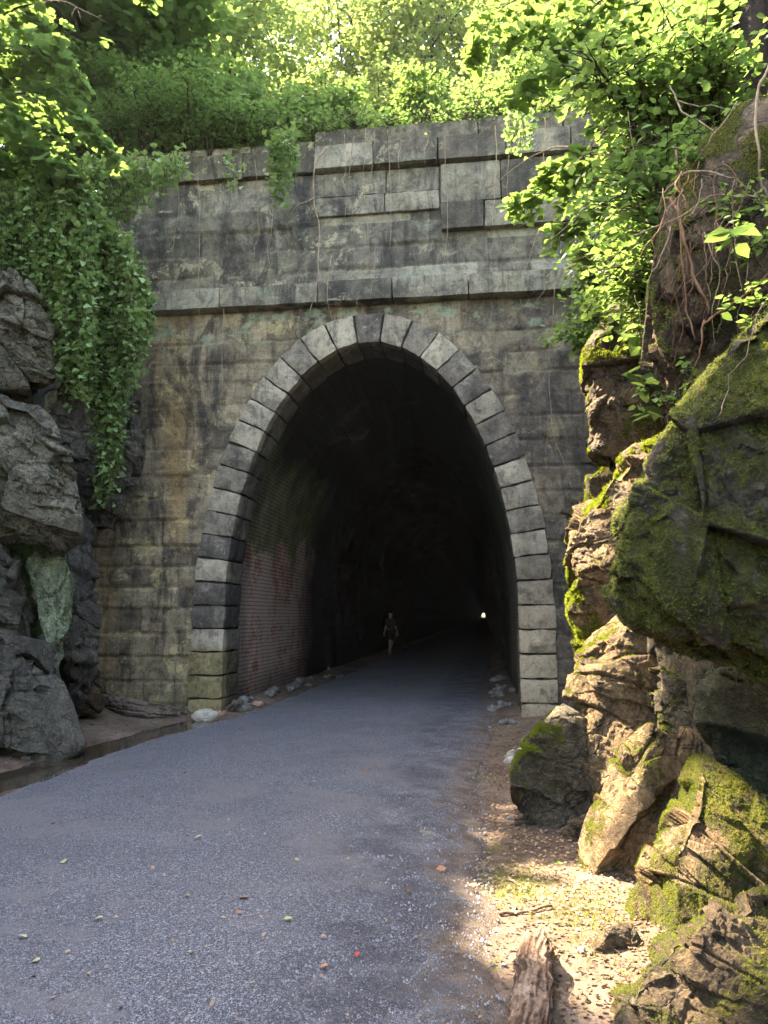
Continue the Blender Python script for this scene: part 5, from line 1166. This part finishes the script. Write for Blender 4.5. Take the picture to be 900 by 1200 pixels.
# ================================================================== PERSON walking in the tunnel
def person():
    base = onZ(458, 768, 0.05)
    root = empty('person', base, 'person in dark shirt and shorts walking inside the tunnel', 'person'); root.rotation_euler = (0, 0, .6)
    bx, by, bz = base
    J = {'pel': (0, 0, .93), 'spi': (0, .01, 1.12), 'che': (0, .02, 1.32), 'nek': (0, .02, 1.47), 'hd0': (0, .03, 1.54), 'hd1': (0, .04, 1.68),
         'ls': (-.17, .02, 1.40), 'le': (-.23, -.02, 1.14), 'lw': (-.25, .08, .91), 'lh': (-.25, .11, .83), 'rs': (.17, .02, 1.40), 're': (.23, .03, 1.13), 'rw': (.26, -.05, .9), 'rh': (.265, -.07, .82),
         'lhip': (-.09, 0, .9), 'lk': (-.10, -.12, .5), 'la': (-.10, -.08, .09), 'lt': (-.11, -.22, .04), 'rhip': (.09, 0, .9), 'rk': (.10, .1, .5), 'ra': (.10, .3, .14), 'rt': (.11, .2, .04)}
    R = {'pel': .13, 'spi': .12, 'che': .145, 'nek': .055, 'hd0': .075, 'hd1': .085, 'ls': .06, 'le': .042, 'lw': .028, 'lh': .032, 'rs': .06, 're': .042, 'rw': .028, 'rh': .032, 'lhip': .09, 'lk': .058, 'la': .038, 'lt': .035, 'rhip': .09, 'rk': .058, 'ra': .038, 'rt': .035}
    E = [('pel', 'spi'), ('spi', 'che'), ('che', 'nek'), ('nek', 'hd0'), ('hd0', 'hd1'), ('che', 'ls'), ('ls', 'le'), ('le', 'lw'), ('lw', 'lh'), ('che', 'rs'), ('rs', 're'), ('re', 'rw'), ('rw', 'rh'),
         ('pel', 'lhip'), ('lhip', 'lk'), ('lk', 'la'), ('la', 'lt'), ('pel', 'rhip'), ('rhip', 'rk'), ('rk', 'ra'), ('ra', 'rt')]
    for s_, h in (('l', 'lh'), ('r', 'rh')):
        hx_, hy_, hz_ = J[h]
        for f in range(4):
            a, b = f'{s_}f{f}a', f'{s_}f{f}b'; oy = (f-1.5)*.02
            J[a] = (hx_, hy_+oy, hz_-.045); J[b] = (hx_+(.012 if s_ == 'l' else -.012), hy_+oy, hz_-.085+.006*abs(f-1.5)); R[a] = .009; R[b] = .008; E += [(h, a), (a, b)]
        a, b = s_+'ta', s_+'tb'; J[a] = (hx_, hy_-.035, hz_+.0); J[b] = (hx_, hy_-.045, hz_-.04); R[a] = .011; R[b] = .009; E += [(h, a), (a, b)]
    def skin(name, keys, edges, R, m, parent, sub=2):
        me = bpy.data.meshes.new(name); idx = {k: i for i, k in enumerate(keys)}
        me.from_pydata([J[k] for k in keys], [(idx[a], idx[b]) for a, b in edges], [])
        o = bpy.data.objects.new(name, me); COL.objects.link(o); o.parent = parent
        md = o.modifiers.new('skin', 'SKIN')
        for i, k in enumerate(keys): me.skin_vertices[0].data[i].radius = (R[k], R[k])
        me.skin_vertices[0].data[0].use_root = True; md.use_smooth_shade = True
        s2 = o.modifiers.new('sub', 'SUBSURF'); s2.levels = sub; s2.render_levels = sub
        me.materials.append(m); return o
    body = skin('body', list(J), E, R, M['skin'], root)
    sh = skin('shirt', ['spi', 'pel', 'che', 'nek', 'ls', 'le', 'rs', 're'], [('spi', 'pel'), ('spi', 'che'), ('che', 'nek'), ('che', 'ls'), ('che', 'rs'), ('ls', 'le'), ('rs', 're')], {k: v*1.13+.004 for k, v in R.items()} | {'le': .055, 're': .055, 'nek': .06}, M['shirt'], root)
    J['lkk'] = (-.105, -.09, .56); J['rkk'] = (.105, .075, .56)
    skin('shorts', ['pel', 'lhip', 'lkk', 'rhip', 'rkk'], [('pel', 'lhip'), ('lhip', 'lkk'), ('pel', 'rhip'), ('rhip', 'rkk')], {'pel': .15, 'lhip': .108, 'rhip': .108, 'lkk': .088, 'rkk': .088}, M['shorts'], root)
    V, F = ico(4); Vh = V*np.array([.092, .108, .1])+np.array([0, .055, 1.69]); Vh = Vh[:, :]
    keepf = [tuple(f) for f in F if (Vh[f, 1].mean() > .02+(1.74-Vh[f, 2].mean())*.6)]
    mesh('hair', Vh+np.array(base), keepf, M['hair'], root, True)
    # face side looks towards the camera: nose and ears
    for (dx, dy, dz, sx, sy, sz, nm) in ((0, -.055, 1.63, .013, .02, .02, 'nose'), (-.086, .035, 1.64, .012, .02, .03, 'ear'), (.086, .035, 1.64, .012, .02, .03, 'ear')):
        V, F = ico(2); mesh(nm, V*np.array([sx, sy, sz])+np.array([dx, dy, dz])+np.array(base), [tuple(f) for f in F], M['skin'], root, True)
    for sx, k in ((-.11, 'lt'), (.11, 'rt')):
        V, F = ico(3); a = np.array(J['la' if sx < 0 else 'ra']); b = np.array(J[k]); c = (a+b)/2; c[2] = min(a[2], .1)-.035
        mesh('shoe', V*np.array([.05, .14, .05])+c+np.array(base), [tuple(f) for f in F], M['shoe'], root, True)
person()

# the damp air of the cut
hb = [(-150, 100), (-65, 1150), (-2, 160)]
V, F = np.array([(x, y, z) for x in hb[0] for y in hb[1] for z in hb[2]], float), [(0, 1, 3, 2), (4, 6, 7, 5), (0, 4, 5, 1), (2, 3, 7, 6), (0, 2, 6, 4), (1, 5, 7, 3)]
hm = bpy.data.materials.new('haze'); hm.use_nodes = True; hm.node_tree.nodes.clear()
ho = hm.node_tree.nodes.new('ShaderNodeOutputMaterial'); hv = hm.node_tree.nodes.new('ShaderNodeVolumePrincipled')
hv.inputs['Color'].default_value = (.9, .95, 1, 1); hv.inputs['Density'].default_value = 0.0003; hv.inputs['Anisotropy'].default_value = .3
hm.node_tree.links.new(hv.outputs[0], ho.inputs['Volume'])
tag(mesh('haze', V, F, hm), 'thin damp haze hanging in the railway cut', 'haze', kind='stuff')

# ================================================================== LIGHT, SKY, CAMERA
world = bpy.data.worlds.new('World'); sc.world = world; world.use_nodes = True
nt_ = world.node_tree; bg = nt_.nodes['Background']; sky = nt_.nodes.new('ShaderNodeTexSky')
sky.sky_type = 'NISHITA'; sky.sun_disc = False; sky.sun_elevation = math.asin(SUN[2]); sky.sun_rotation = math.atan2(SUN[0], SUN[1])
sky.air_density = 1.0; sky.dust_density = 2.5
nt_.links.new(sky.outputs[0], bg.inputs[0]); bg.inputs[1].default_value = 0.15
sl_ = bpy.data.lights.new('sun', 'SUN'); sl_.energy = 3.6; sl_.angle = R_(0.6); sl_.color = (1, .93, .8)
so_ = bpy.data.objects.new('sun', sl_); COL.objects.link(so_); so_.rotation_euler = Vector(SUN).to_track_quat('Z', 'Y').to_euler(); so_.location = (-10, 10, 40)
cam = bpy.data.cameras.new('camera'); co = bpy.data.objects.new('camera', cam); COL.objects.link(co); sc.camera = co
co.location = C0; co.rotation_euler = (math.pi/2+TH, 0, PHI)
cam.sensor_fit = 'VERTICAL'; cam.sensor_height = 24; cam.lens = 24*FPX/1200; cam.clip_start = .05; cam.clip_end = 5000
sc.view_settings.view_transform = 'Standard'; sc.view_settings.look = 'None'; sc.view_settings.exposure = 3.7; sc.view_settings.gamma = 1
sc.view_settings.use_white_balance = True; sc.view_settings.white_balance_temperature = 8000; sc.view_settings.white_balance_tint = 12
sc.cycles.max_bounces = 8; sc.cycles.diffuse_bounces = 5; sc.cycles.transmission_bounces = 4; sc.cycles.use_denoising = True
